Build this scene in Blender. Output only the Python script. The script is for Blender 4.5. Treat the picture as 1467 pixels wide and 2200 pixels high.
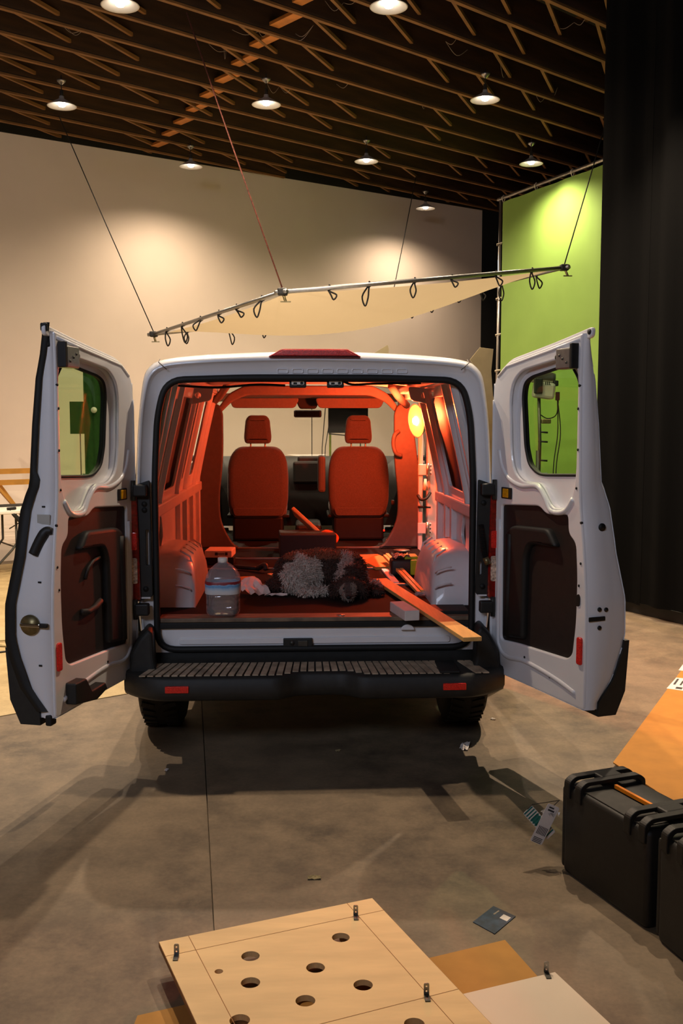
import bpy, bmesh, math, random
from mathutils import Vector, Matrix
from math import sin, cos, pi, radians, atan, sqrt

for _o in list(bpy.data.objects):
    bpy.data.objects.remove(_o, do_unlink=True)
random.seed(7)
SC = bpy.context.scene
COL = SC.collection

# ------------------------------------------------------------------ camera, world, exposure
cam_d = bpy.data.cameras.new('camera')
cam_d.sensor_fit = 'VERTICAL'
cam_d.sensor_height = 36.0
cam_d.sensor_width = 24.0
cam_d.lens = 35.0
cam_d.clip_end = 200
cam = bpy.data.objects.new('camera', cam_d)
COL.objects.link(cam)
cam.location = (-0.086, -5.031, 1.755)
cam.rotation_euler = (radians(90 - 5.342), 0, radians(-2.503))
SC.camera = cam

world = bpy.data.worlds.new('world')
SC.world = world
world.use_nodes = True
bg = world.node_tree.nodes['Background']
bg.inputs[0].default_value = (0.55, 0.62, 0.75, 1)
bg.inputs[1].default_value = 0.002

SC.view_settings.view_transform = 'Standard'
SC.view_settings.look = 'None'
SC.view_settings.gamma = 1.0
SC.view_settings.use_curve_mapping = False
SC.view_settings.exposure = 0.0

LAMP_W = 400.0          # watts of each pendant
LAMP_RGB = (1.0, 0.78, 0.56)
WORK_W = 84.0           # gelled work light in the van
WORK_RGB = (1.0, 0.078, 0.018)
FILL_W = 350.0            # cool fill added behind the camera, set in an unseen window
FILL_RGB = (0.80, 0.85, 1.0)

fill_light = bpy.data.lights.new('rear_fill', 'AREA')
fill_light.shape = 'RECTANGLE'
fill_light.size = 3.6
fill_light.size_y = 1.4
fill_light.energy = FILL_W
fill_light.color = FILL_RGB
fill_light_o = bpy.data.objects.new('rear_fill', fill_light)
COL.objects.link(fill_light_o)
fill_light_o.location = (-3.4, -8.62, 5.0)
fill_light_o.rotation_euler = (radians(66), 0, 0)      # shines toward +Y

# ------------------------------------------------------------------ helpers
WL = {}   # object name -> world location

def lin(c):
    return c / 12.92 if c <= 0.04045 else ((c + 0.055) / 1.055) ** 2.4

def rgb(h):
    if isinstance(h, str):
        h = h.lstrip('#')
        return tuple(lin(int(h[i:i + 2], 16) / 255) for i in (0, 2, 4))
    return tuple(h)

def mat(name, col, rough=0.6, metal=0.0, var=0.12, scale=18.0, bump=0.0, bscale=90.0, stretch=(1, 1, 1),
        coat=0.0, spec=0.5, emit=None, estr=0.0, col2=None, sheen=0.0, detail=4.0):
    m = bpy.data.materials.new(name)
    m.use_nodes = True
    nt = m.node_tree
    b = nt.nodes['Principled BSDF']
    c = rgb(col)
    tc = nt.nodes.new('ShaderNodeTexCoord')
    mp = nt.nodes.new('ShaderNodeMapping')
    mp.inputs['Scale'].default_value = stretch
    nt.links.new(tc.outputs['Object'], mp.inputs['Vector'])
    nz = nt.nodes.new('ShaderNodeTexNoise')
    nz.inputs['Scale'].default_value = scale
    nz.inputs['Detail'].default_value = detail
    nt.links.new(mp.outputs[0], nz.inputs['Vector'])
    rp = nt.nodes.new('ShaderNodeValToRGB')
    lo = tuple(min(1, v * (1 - var)) for v in c)
    hi = tuple(min(1, v * (1 + var)) for v in c) if col2 is None else rgb(col2)
    rp.color_ramp.elements[0].position = 0.32
    rp.color_ramp.elements[1].position = 0.68
    rp.color_ramp.elements[0].color = (*lo, 1)
    rp.color_ramp.elements[1].color = (*hi, 1)
    nt.links.new(nz.outputs['Fac'], rp.inputs[0])
    nt.links.new(rp.outputs[0], b.inputs['Base Color'])
    b.inputs['Roughness'].default_value = rough
    b.inputs['Metallic'].default_value = metal
    b.inputs['Specular IOR Level'].default_value = spec
    if coat:
        b.inputs['Coat Weight'].default_value = coat
        b.inputs['Coat Roughness'].default_value = 0.06
    if sheen:
        b.inputs['Sheen Weight'].default_value = sheen
    if bump:
        n2 = nt.nodes.new('ShaderNodeTexNoise')
        n2.inputs['Scale'].default_value = bscale
        n2.inputs['Detail'].default_value = 3
        nt.links.new(mp.outputs[0], n2.inputs['Vector'])
        bp = nt.nodes.new('ShaderNodeBump')
        bp.inputs['Strength'].default_value = bump
        bp.inputs['Distance'].default_value = 0.01
        nt.links.new(n2.outputs['Fac'], bp.inputs['Height'])
        nt.links.new(bp.outputs[0], b.inputs['Normal'])
    if emit is not None:
        b.inputs['Emission Color'].default_value = (*rgb(emit), 1)
        b.inputs['Emission Strength'].default_value = estr
    return m

def glass_mat(name, tint, gloss=0.12, rough=0.02, refl=0.9, haze=0.0):
    m = bpy.data.materials.new(name)
    m.use_nodes = True
    nt = m.node_tree
    nt.nodes.clear()
    out = nt.nodes.new('ShaderNodeOutputMaterial')
    tr = nt.nodes.new('ShaderNodeBsdfTransparent')
    tr.inputs[0].default_value = (*tint, 1)
    gl = nt.nodes.new('ShaderNodeBsdfGlossy')
    gl.inputs['Roughness'].default_value = rough
    gl.inputs['Color'].default_value = (0.9, 0.9, 0.9, 1)
    fr = nt.nodes.new('ShaderNodeFresnel')
    fr.inputs['IOR'].default_value = 1.45
    mx = nt.nodes.new('ShaderNodeMath')
    mx.operation = 'MULTIPLY_ADD'
    mx.inputs[1].default_value = refl
    mx.inputs[2].default_value = gloss
    nt.links.new(fr.outputs[0], mx.inputs[0])
    ms = nt.nodes.new('ShaderNodeMixShader')
    nt.links.new(mx.outputs[0], ms.inputs[0])
    nt.links.new(tr.outputs[0], ms.inputs[1])
    nt.links.new(gl.outputs[0], ms.inputs[2])
    if haze:
        df = nt.nodes.new('ShaderNodeBsdfDiffuse')
        df.inputs[0].default_value = (.8, .78, .78, 1)
        m3 = nt.nodes.new('ShaderNodeMixShader')
        m3.inputs[0].default_value = haze
        nt.links.new(ms.outputs[0], m3.inputs[1])
        nt.links.new(df.outputs[0], m3.inputs[2])
        ms = m3
    nt.links.new(ms.outputs[0], out.inputs[0])
    return m

class MB:
    """collects geometry in world coordinates and links it as ONE mesh object"""
    def __init__(s):
        s.v = []
        s.f = []
        s.sm = []
    def add(s, vs, fs, smooth=False):
        k = len(s.v)
        s.v += [tuple(p) for p in vs]
        for f in fs:
            s.f.append(tuple(i + k for i in f))
            s.sm.append(smooth)
        return s
    def box(s, c, size, rz=0.0, bev=0.0, rot=None, seg=2):
        bm = bmesh.new()
        bmesh.ops.create_cube(bm, size=1.0)
        bmesh.ops.scale(bm, vec=size, verts=bm.verts)
        if bev > 0:
            bmesh.ops.bevel(bm, geom=list(bm.edges), offset=min(bev, min(size) * 0.49), segments=seg, profile=0.5, affect='EDGES')
        M_ = Matrix.Translation(c) @ (rot.to_4x4() if rot is not None else Matrix.Rotation(rz, 4, 'Z'))
        bm.transform(M_)
        bm.verts.index_update()
        s.add([v.co[:] for v in bm.verts], [[v.index for v in f.verts] for f in bm.faces], bev > 0.004 and seg > 2)
        bm.free()
        return s
    def beam(s, p0, p1, w, t, up=(0, 0, 1), bev=0.0):
        """box from p0 to p1, w across, t along up"""
        p0, p1 = Vector(p0), Vector(p1)
        x = (p1 - p0)
        L = x.length
        x.normalize()
        y = Vector(up).cross(x)
        if y.length < 1e-5:
            y = Vector((0, 1, 0)).cross(x)
        y.normalize()
        z = x.cross(y)
        R_ = Matrix((x, y, z)).transposed()
        return s.box((p0 + p1) / 2, (L, w, t), rot=R_, bev=bev)
    def tube(s, pts, r, n=8, closed=False, caps=True, smooth=True):
        pts = [Vector(p) for p in pts]
        m = len(pts)
        rr = r if isinstance(r, (list, tuple)) else [r] * m
        vs = []
        nprev = None
        for i, p in enumerate(pts):
            if closed:
                t = pts[(i + 1) % m] - pts[(i - 1) % m]
            else:
                t = pts[min(i + 1, m - 1)] - pts[max(i - 1, 0)]
            if t.length < 1e-9:
                t = Vector((0, 0, 1))
            t.normalize()
            if nprev is None:
                a = Vector((0, 0, 1)) if abs(t.z) < 0.9 else Vector((1, 0, 0))
                nn = (a - t * a.dot(t)).normalized()
            else:
                nn = nprev - t * nprev.dot(t)
                nn = nn.normalized() if nn.length > 1e-6 else t.orthogonal().normalized()
            nprev = nn
            b = t.cross(nn)
            for k in range(n):
                a = 2 * pi * k / n
                vs.append(p + (nn * cos(a) + b * sin(a)) * rr[i])
        fs = []
        segs = m if closed else m - 1
        for i in range(segs):
            j = (i + 1) % m
            for k in range(n):
                k2 = (k + 1) % n
                fs.append((i * n + k, i * n + k2, j * n + k2, j * n + k))
        if caps and not closed:
            fs.append(tuple(reversed(range(n))))
            fs.append(tuple((m - 1) * n + k for k in range(n)))
        return s.add(vs, fs, smooth)
    def cyl(s, p0, p1, r0, r1=None, n=16, smooth=True):
        return s.tube([p0, p1], [r0, r0 if r1 is None else r1], n, smooth=smooth)
    def lathe(s, prof, c=(0, 0, 0), n=24, smooth=True, R=None, sq=0.0):
        """profile [(r,z)] around the local z axis"""
        vs = []
        for r, z in prof:
            for k in range(n):
                a = 2 * pi * k / n
                rr = r
                if sq:
                    ca, sa = abs(cos(a)), abs(sin(a))
                    rr = r / ((ca ** (2 + sq) + sa ** (2 + sq)) ** (1 / (2 + sq)))
                p = Vector((rr * cos(a), rr * sin(a), z))
                if R is not None:
                    p = R @ p
                vs.append(p + Vector(c))
        fs = []
        for i in range(len(prof) - 1):
            for k in range(n):
                k2 = (k + 1) % n
                fs.append((i * n + k, i * n + k2, (i + 1) * n + k2, (i + 1) * n + k))
        if prof[0][0] > 1e-4:
            fs.append(tuple(reversed(range(n))))
        if prof[-1][0] > 1e-4:
            fs.append(tuple((len(prof) - 1) * n + k for k in range(n)))
        return s.add(vs, fs, smooth)
    def grid(s, rows, smooth=True, closed_u=False):
        m = len(rows)
        n = len(rows[0])
        vs = [p for r_ in rows for p in r_]
        fs = []
        for i in range(m - 1):
            for k in range(n if closed_u else n - 1):
                k2 = (k + 1) % n
                fs.append((i * n + k, i * n + k2, (i + 1) * n + k2, (i + 1) * n + k))
        return s.add(vs, fs, smooth)
    def prism(s, poly, fn, h0, h1):
        """polygon [(a,b)] extruded from h0 to h1; fn(a,b,h)->xyz"""
        n = len(poly)
        vs = [fn(a, b, h0) for a, b in poly] + [fn(a, b, h1) for a, b in poly]
        fs = [tuple(reversed(range(n))), tuple(range(n, 2 * n))]
        for k in range(n):
            k2 = (k + 1) % n
            fs.append((k, k2, n + k2, n + k))
        return s.add(vs, fs)
    def plate(s, outer, holes, thick, fn, bev=0.0, res=2):
        """2D polygon with holes, extruded, optional rounded rim. fn(a,b,c): c in 0..thick"""
        vs, fs = curve_plate(outer, holes, thick, bev, res)
        return s.add([fn(*p) for p in vs], fs, False)
    def build(s, name, m, parent=None, label=None, cat=None, group=None, kind=None, smooth=None, origin=None):
        me = bpy.data.meshes.new(name)
        xs = [p[0] for p in s.v]
        ys = [p[1] for p in s.v]
        zs = [p[2] for p in s.v]
        c = Vector(origin) if origin is not None else Vector(((min(xs) + max(xs)) / 2, (min(ys) + max(ys)) / 2, min(zs)))
        me.from_pydata([(p[0] - c.x, p[1] - c.y, p[2] - c.z) for p in s.v], [], s.f)
        me.validate(verbose=False)
        if smooth is not None:
            fl = [smooth] * len(me.polygons)
        else:
            fl = s.sm if len(s.sm) == len(me.polygons) else [False] * len(me.polygons)
        me.polygons.foreach_set('use_smooth', fl)
        bm = bmesh.new()
        bm.from_mesh(me)
        bmesh.ops.recalc_face_normals(bm, faces=bm.faces)
        bm.to_mesh(me)
        bm.free()
        me.update()
        me.materials.append(m)
        o = bpy.data.objects.new(name, me)
        COL.objects.link(o)
        o.location = c
        WL[o.name] = c.copy()
        if parent is not None:
            o.parent = parent
            o.matrix_parent_inverse = Matrix.Translation(-WL[parent.name])
        tag(o, label, cat, group, kind)
        return o

def tag(o, label=None, cat=None, group=None, kind=None):
    if label: o['label'] = label
    if cat: o['category'] = cat
    if group: o['group'] = group
    if kind: o['kind'] = kind
    return o

def thing(name, loc, label, cat, group=None, kind=None):
    o = bpy.data.objects.new(name, None)
    o.empty_display_size = 0.1
    COL.objects.link(o)
    o.location = loc
    WL[o.name] = Vector(loc)
    return tag(o, label, cat, group, kind)

def copy_tree(o, parent=None):
    c = o.copy()
    COL.objects.link(c)
    WL[c.name] = WL[o.name].copy()
    if parent is not None:
        inv = o.matrix_parent_inverse.copy()
        c.parent = parent
        c.matrix_parent_inverse = inv
    for ch in list(o.children):
        copy_tree(ch, c)
    return c

def place(o, loc):
    o.location = loc
    WL[o.name] = Vector(loc)

_cc = [0]
def curve_plate(outer, holes, thick, bev=0.0, res=2):
    cu = bpy.data.curves.new('tmp%d' % _cc[0], 'CURVE')
    _cc[0] += 1
    cu.dimensions = '2D'
    cu.fill_mode = 'BOTH'
    for poly in [outer] + list(holes):
        sp = cu.splines.new('POLY')
        sp.points.add(len(poly) - 1)
        for p, q in zip(sp.points, poly):
            p.co = (q[0], q[1], 0, 1)
        sp.use_cyclic_u = True
    cu.extrude = max(1e-5, thick / 2 - bev)
    cu.bevel_depth = bev
    cu.bevel_resolution = res
    cu.offset = -bev
    ob = bpy.data.objects.new('tmp', cu)
    COL.objects.link(ob)
    dg = bpy.context.evaluated_depsgraph_get()
    me = bpy.data.meshes.new_from_object(ob.evaluated_get(dg))
    vs = [(v.co.x, v.co.y, v.co.z + thick / 2) for v in me.vertices]
    fs = [tuple(p.vertices) for p in me.polygons]
    bpy.data.objects.remove(ob)
    bpy.data.curves.remove(cu)
    bpy.data.meshes.remove(me)
    return vs, fs

def rpoly(pts, rad, seg=5):
    """round the corners of a polygon; rad scalar or per-corner list"""
    n = len(pts)
    out = []
    for i in range(n):
        p = Vector(pts[i]).to_2d() if len(pts[i]) > 2 else Vector(pts[i])
        a = Vector(pts[i - 1])
        b = Vector(pts[(i + 1) % n])
        r = rad[i] if isinstance(rad, (list, tuple)) else rad
        da = (a - p)
        db = (b - p)
        d = min(r, da.length * 0.48, db.length * 0.48)
        if d < 1e-4:
            out.append(tuple(p))
            continue
        pa = p + da.normalized() * d
        pb = p + db.normalized() * d
        for k in range(seg + 1):
            t = k / seg
            q = pa * (1 - t) ** 2 + p * 2 * t * (1 - t) + pb * t ** 2
            out.append((q.x, q.y))
    return out

def circle(cx, cy, r, n=20):
    return [(cx + r * cos(2 * pi * k / n), cy + r * sin(2 * pi * k / n)) for k in range(n)]

def rect(x0, y0, x1, y1, r=0.0, seg=4):
    p = [(x0, y0), (x1, y0), (x1, y1), (x0, y1)]
    return rpoly(p, r, seg) if r else p

def interp(tab, x):
    if x <= tab[0][0]:
        return tab[0][1]
    for (a, va), (b, vb) in zip(tab, tab[1:]):
        if x <= b:
            return va + (vb - va) * (x - a) / (b - a)
    return tab[-1][1]

def smooth_path(pts, sub=6, closed=False):
    """Catmull-Rom through points"""
    P = [Vector(p) for p in pts]
    n = len(P)
    out = []
    rng = range(n) if closed else range(n - 1)
    for i in rng:
        p0 = P[(i - 1) % n] if closed or i > 0 else P[0]
        p1 = P[i]
        p2 = P[(i + 1) % n]
        p3 = P[(i + 2) % n] if closed or i + 2 < n else P[n - 1]
        for k in range(sub):
            t = k / sub
            out.append(0.5 * ((2 * p1) + (p2 - p0) * t + (2 * p0 - 5 * p1 + 4 * p2 - p3) * t * t + (-p0 + 3 * p1 - 3 * p2 + p3) * t ** 3))
    if not closed:
        out.append(P[-1])
    return out

# ------------------------------------------------------------------ materials
M = {}
M['paint'] = mat('white_car_paint', '#ebebed', 0.32, var=0.03, scale=3, coat=0.6)
M['paint_in'] = mat('white_primer_paint', '#d2d0d0', 0.38, var=0.06, scale=6, coat=0.3)
M['wall'] = mat('cream_studio_paint', '#d8c9ba', 0.85, var=0.03, scale=1.2, bump=0.05, bscale=160)
M['black_wall'] = mat('black_studio_paint', '#0f0f0e', 0.9, var=0.2, scale=3)
M['black_cloth'] = mat('black_drape_cloth', '#020202', 0.95, var=0.25, scale=40, bump=0.1, bscale=400, spec=0.1)
M['green'] = mat('chroma_green_cloth', '#88ad50', 0.85, var=0.04, scale=2, bump=0.04, bscale=300)
M['white_cloth'] = mat('white_diffusion_silk', '#ece2cc', 0.8, var=0.03, scale=4)
M['wood_dark'] = mat('dark_joist_lumber', '#38220f', 0.85, var=0.4, scale=2.2, stretch=(1, 1, 6))
M['wood_edge'] = mat('joist_edge_lumber', '#6e4a20', 0.8, var=0.3, scale=2.5)
M['wood_block_lit'] = mat('lit_orange_blocking', '#a8692a', 0.75, var=0.3, scale=6)
M['deck'] = mat('dark_roof_deck', '#14100b', 0.95, var=0.3, scale=3)
M['plywood'] = mat('pale_birch_plywood', '#e0bf88', 0.6, var=0.10, scale=3, stretch=(1, 5, 5), bump=0.03, bscale=60)
M['ply_edge'] = mat('plywood_edge', '#8e6236', 0.75, var=0.3, scale=60, stretch=(0.3, 0.3, 8))
M['whiteboard'] = mat('white_faced_board', '#e2d0b8', 0.5, var=0.05, scale=3)
M['cardboard'] = mat('brown_cardboard', '#b9853f', 0.85, var=0.08, scale=9, bump=0.03, bscale=120)
M['cardboard_dark'] = mat('orange_brown_cardboard', '#b47a2e', 0.85, var=0.08, scale=9, bump=0.03, bscale=120)
M['cardboard_pale'] = mat('pale_torn_cardboard', '#a5946a', 0.9, var=0.1, scale=9)
M['lumber'] = mat('pale_pine_lumber', '#d6a860', 0.6, var=0.15, scale=5, stretch=(6, 0.6, 6))
M['lumber2'] = mat('yellow_pine_lumber', '#c08a36', 0.65, var=0.15, scale=6)
M['rubber'] = mat('black_rubber', '#11110f', 0.65, var=0.2, scale=30)
M['plastic'] = mat('black_plastic', '#1a1a18', 0.55, var=0.15, scale=60, bump=0.08, bscale=500)
M['tread'] = mat('brown_bumper_tread', '#b09c82', 0.7, var=0.35, scale=14, bump=0.15, bscale=200)  # pale brown, much lighter than the bumper plastic
M['bumper'] = mat('black_bumper_plastic', '#22221f', 0.6, var=0.2, scale=25, bump=0.12, bscale=450)
M['steel'] = mat('brushed_steel', '#9a9a98', 0.35, metal=0.9, var=0.08, scale=40)
M['steel_dark'] = mat('dark_steel', '#55544f', 0.45, metal=0.8, var=0.15, scale=40)
M['brass'] = mat('brassy_zinc_steel', '#8a7d58', 0.4, metal=0.8, var=0.2, scale=50)
M['mirror'] = mat('dim_mirror', '#3a3836', 0.15, metal=1.0, var=0.03, scale=10)
M['chrome'] = mat('polished_chrome', '#d8d8d4', 0.12, metal=1.0, var=0.03, scale=10)
M['alu'] = mat('aluminium', '#c9c3ba', 0.3, metal=0.9, var=0.05, scale=30)
M['red_lens'] = mat('red_reflector_lens', '#e0241a', 0.2, var=0.3, scale=160, coat=0.6, bump=0.2, bscale=500)
M['red_dark'] = mat('dark_red_lamp_lens', '#7c0a08', 0.18, var=0.4, scale=60, coat=0.8)
M['clear_lens'] = mat('clear_faceted_lens', '#d8b49c', 0.15, var=0.6, scale=90, coat=0.8, bump=0.6, bscale=120)
M['amber'] = mat('amber_reflector', '#e8a40e', 0.25, var=0.2, scale=80, coat=0.5)
M['seat'] = mat('grey_seat_fabric', '#5e5350', 0.95, var=0.15, scale=120, bump=0.25, bscale=700, sheen=0.3)
M['trim_grey'] = mat('grey_cab_plastic', '#544e4b', 0.6, var=0.08, scale=30)
M['trim_dark'] = mat('charcoal_cab_plastic', '#141312', 0.6, var=0.15, scale=30)
M['lining'] = mat('dark_sound_lining', '#4a4852', 0.5, var=0.08, scale=12)
M['hardboard'] = mat('dark_hardboard_panel', '#1f1714', 0.6, var=0.2, scale=25, bump=0.06, bscale=300)
M['head'] = mat('grey_headliner', '#8d8076', 0.95, var=0.06, scale=50)
M['vanfloor'] = mat('dark_brown_van_floor', '#1e1310', 0.85, spec=0.12, var=0.25, scale=10, stretch=(1, 4, 1), bump=0.06, bscale=200)
M['scuff'] = mat('wood_scuff_plate', '#7a6550', 0.6, var=0.4, scale=12, stretch=(1, 6, 1))
M['foam'] = mat('white_foam_block', '#ddd2cc', 0.85, var=0.04, scale=30)
M['paper'] = mat('white_paper', '#dcd4cc', 0.8, var=0.06, scale=20)
M['clearpl'] = glass_mat('clear_plastic', (0.93, 0.93, 0.93), 0.03, 0.12, refl=0.4, haze=0.16)
M['glass_van'] = glass_mat('green_tinted_glass', (0.74, 0.86, 0.68), 0.0, refl=0.10)
M['glass_front'] = glass_mat('windscreen_glass', (0.96, 0.98, 0.93), 0.0, refl=0.3)
M['glass_clear'] = glass_mat('window_glass', (0.95, 0.97, 1.0), 0.03)
M['enamel_grey'] = mat('lamp_enamel', '#b8b4ac', 0.5, var=0.03, scale=10)
M['white_enamel'] = mat('white_enamel', '#e8e2d6', 0.4, var=0.03, scale=10)
M['case'] = mat('black_case_resin', '#161614', 0.55, var=0.2, scale=40, bump=0.12, bscale=420)
M['case_top'] = mat('greyer_case_resin', '#2a2823', 0.65, var=0.3, scale=25, bump=0.1, bscale=420)  # greyer and rougher than the case resin, for the top face
M['orange'] = mat('orange_strip', '#f08a10', 0.5, var=0.1, scale=20)
M['teal'] = mat('teal_print', '#1c6e66', 0.6, var=0.1, scale=20)
M['ink'] = mat('dark_print_ink', '#3a3838', 0.7, var=0.2, scale=40)
M['blue_card'] = mat('dark_blue_printed_card', '#24384e', 0.45, var=0.5, scale=28)
M['lime'] = mat('lime_green_plastic', '#8fae12', 0.5, var=0.15, scale=20)
M['foil'] = mat('silver_foil_bag', '#b8b2a8', 0.25, metal=0.7, var=0.3, scale=30, bump=0.5, bscale=60)
M['rope'] = mat('black_rope', '#1a1816', 0.9, var=0.3, scale=200)
M['rope_red'] = mat('red_flecked_rope', '#6a3426', 0.8, var=0.6, scale=60)
M['tape_o'] = mat('orange_fabric', '#b4561c', 0.85, var=0.2, scale=20)
M['dark_green'] = mat('dark_green_cloth', '#1f4416', 0.9, var=0.2, scale=20)
M['grey_panel'] = mat('light_grey_panel', '#b4b2aa', 0.6, var=0.05, scale=8)
M['tyre'] = mat('tyre_rubber', '#161513', 0.8, var=0.25, scale=40)
M['bulb'] = mat('glowing_bulb', '#ffffff', 0.5, emit='#fff2e4', estr=16.0)
M['gel'] = mat('glowing_gel_lamp', '#ffb060', 0.5, emit='#ffb04a', estr=1.7)
M['gelcore'] = mat('glowing_work_bulb', '#ffffff', 0.5, emit='#fff0d0', estr=40.0)
M['redled'] = mat('red_seat_led', '#ff2010', 0.5, emit='#ff2010', estr=3.0)

def concrete(name, base, dark, light):
    m = bpy.data.materials.new(name)
    m.use_nodes = True
    nt = m.node_tree
    b = nt.nodes['Principled BSDF']
    tc = nt.nodes.new('ShaderNodeTexCoord')
    def noise(scale, detail, rough=0.55):
        n = nt.nodes.new('ShaderNodeTexNoise')
        n.inputs['Scale'].default_value = scale
        n.inputs['Detail'].default_value = detail
        n.inputs['Roughness'].default_value = rough
        nt.links.new(tc.outputs['Object'], n.inputs['Vector'])
        return n
    n1, n2, n3 = noise(1.1, 5), noise(4.0, 10, 0.7), noise(60, 4)
    r1 = nt.nodes.new('ShaderNodeValToRGB')
    r1.color_ramp.elements[0].position = 0.38
    r1.color_ramp.elements[1].position = 0.62
    r1.color_ramp.elements[0].color = (*rgb(dark), 1)
    r1.color_ramp.elements[1].color = (*rgb(base), 1)
    nt.links.new(n2.outputs[0], r1.inputs[0])
    r2 = nt.nodes.new('ShaderNodeValToRGB')
    r2.color_ramp.elements[0].position = 0.35
    r2.color_ramp.elements[1].position = 0.75
    r2.color_ramp.elements[0].color = (0, 0, 0, 1)
    r2.color_ramp.elements[1].color = (0.7, 0.7, 0.7, 1)
    nt.links.new(n1.outputs[0], r2.inputs[0])
    mx = nt.nodes.new('ShaderNodeMix')
    mx.data_type = 'RGBA'
    mx.inputs[7].default_value = (*rgb(light), 1)
    nt.links.new(r2.outputs[0], mx.inputs[0])
    nt.links.new(r1.outputs[0], mx.inputs[6])
    m2 = nt.nodes.new('ShaderNodeMix')
    m2.data_type = 'RGBA'
    m2.blend_type = 'MULTIPLY'
    m2.inputs[0].default_value = 0.35
    nt.links.new(mx.outputs[2], m2.inputs[6])
    nt.links.new(n3.outputs[0], m2.inputs[7])
    nt.links.new(m2.outputs[2], b.inputs['Base Color'])
    b.inputs['Roughness'].default_value = 0.62
    bp = nt.nodes.new('ShaderNodeBump')
    bp.inputs['Strength'].default_value = 0.12
    bp.inputs['Distance'].default_value = 0.01
    nt.links.new(n2.outputs[0], bp.inputs['Height'])
    nt.links.new(bp.outputs[0], b.inputs['Normal'])
    return m
M['concrete'] = concrete('stained_concrete', '#86745c', '#54483a', '#968268')
M['floor_paint'] = concrete('yellowish_painted_floor', '#c0a878', '#a08a5c', '#cbb588')

def cloth_translucent(name, col):
    m = bpy.data.materials.new(name)
    m.use_nodes = True
    nt = m.node_tree
    nt.nodes.clear()
    out = nt.nodes.new('ShaderNodeOutputMaterial')
    d = nt.nodes.new('ShaderNodeBsdfDiffuse')
    t = nt.nodes.new('ShaderNodeBsdfTranslucent')
    tc = nt.nodes.new('ShaderNodeTexCoord')
    nz = nt.nodes.new('ShaderNodeTexNoise')
    nz.inputs['Scale'].default_value = 3
    nt.links.new(tc.outputs['Object'], nz.inputs[0])
    rp = nt.nodes.new('ShaderNodeValToRGB')
    c = rgb(col)
    rp.color_ramp.elements[0].color = (*[v * .95 for v in c], 1)
    rp.color_ramp.elements[1].color = (*c, 1)
    nt.links.new(nz.outputs[0], rp.inputs[0])
    nt.links.new(rp.outputs[0], d.inputs[0])
    nt.links.new(rp.outputs[0], t.inputs[0])
    ms = nt.nodes.new('ShaderNodeMixShader')
    ms.inputs[0].default_value = 0.3
    nt.links.new(d.outputs[0], ms.inputs[1])
    nt.links.new(t.outputs[0], ms.inputs[2])
    nt.links.new(ms.outputs[0], out.inputs[0])
    return m
M['silk'] = cloth_translucent('translucent_silk', '#c9b898')
# ================================================================== THE SETTING
WZ = 5.95
# concrete floor: slabs with a sawn joint between them
fl = MB().box((0, 4, -0.11), (24, 28, 0.16)).build('floor', M['concrete'], kind='structure', label='stained grey brown concrete studio floor')
jx0, jy0, jx1, jy1 = -0.456, -1.059, -0.381, -1.737
def joint_x(y):
    return jx0 + (jx1 - jx0) * (y - jy0) / (jy1 - jy0)
for sgn in (-1, 1):
    poly = [(joint_x(-10) + sgn * 0.002, -10), (joint_x(18) + sgn * 0.002, 18), (sgn * 12, 18), (sgn * 12, -10)]
    MB().prism(poly, lambda a, b, h: (a, b, h), -0.03, 0.0).build('slab', M['concrete'], fl)

# lighter painted floor sheet to the left of the van
fd = Vector((0.826, 0.564))
p0 = Vector((-1.853, 0.804))
A0 = p0 - fd * 5.5
A1 = p0 + fd * 1.9
MB().prism([tuple(A0), tuple(A1), (-0.35, 4.5), (-1.2, 8.55), (-7, 5.0), (-7.5, 0)], lambda a, b, h: (a, b, h), 0.0, 0.005).build(
    'floor_left', M['floor_paint'], kind='structure', label='pale yellowish painted floor sheet left of the van')

# back wall (cyclorama) : runs from near left to far right
wd = Vector((sin(radians(57.4)), cos(radians(57.4))))
wn = Vector((-wd.y, wd.x))                     # away from the room
w0 = Vector((-4.512, 9.976))
def wall_pt(s, off=0.0):
    return w0 + wd * s + wn * off
S0, S1 = -6.5, 9.64
def wall_box(name, m, s0, s1, z0, z1, off0, off1, **k):
    a, b, c, d = wall_pt(s0, off0), wall_pt(s1, off0), wall_pt(s1, off1), wall_pt(s0, off1)
    return MB().prism([tuple(a), tuple(b), tuple(c), tuple(d)], lambda x, y, h: (x, y, h), z0, z1).build(name, m, **k)
# wall with a cove at its foot
PLAT = 0.22
rows = []
cove = [(-2.62, PLAT), (-0.75, PLAT)] + [(-0.75 + 0.75 * sin(t * pi / 16), PLAT + 0.75 - 0.75 * cos(t * pi / 16)) for t in range(1, 9)] + [(0.0, 3.0), (0.0, 5.90), (0.12, 5.90), (0.12, 0.0), (-2.62, 0.0)]
mb = MB()
for s in (S0, S1):
    rows.append([(*wall_pt(s, o), z) for o, z in cove])
mb.grid(rows, smooth=False, closed_u=True)
n_ = len(cove)
mb.add(rows[0], [tuple(range(n_))]).add(rows[1], [tuple(range(n_))])
mb.build('wall_back', M['wall'], kind='structure', label='cream white studio wall curving down onto a raised platform')
wall_box('trim_1', M['black_wall'], S0, S1 + 1.2, 5.90, 6.6, -0.02, 0.2, kind='structure', label='black band along the top of the cream wall')
wall_box('wall_corner', M['black_wall'], S1, S1 + 1.4, 0, 6.4, -0.0, 0.15, kind='structure', label='black wall strip beside the cream wall')

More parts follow.
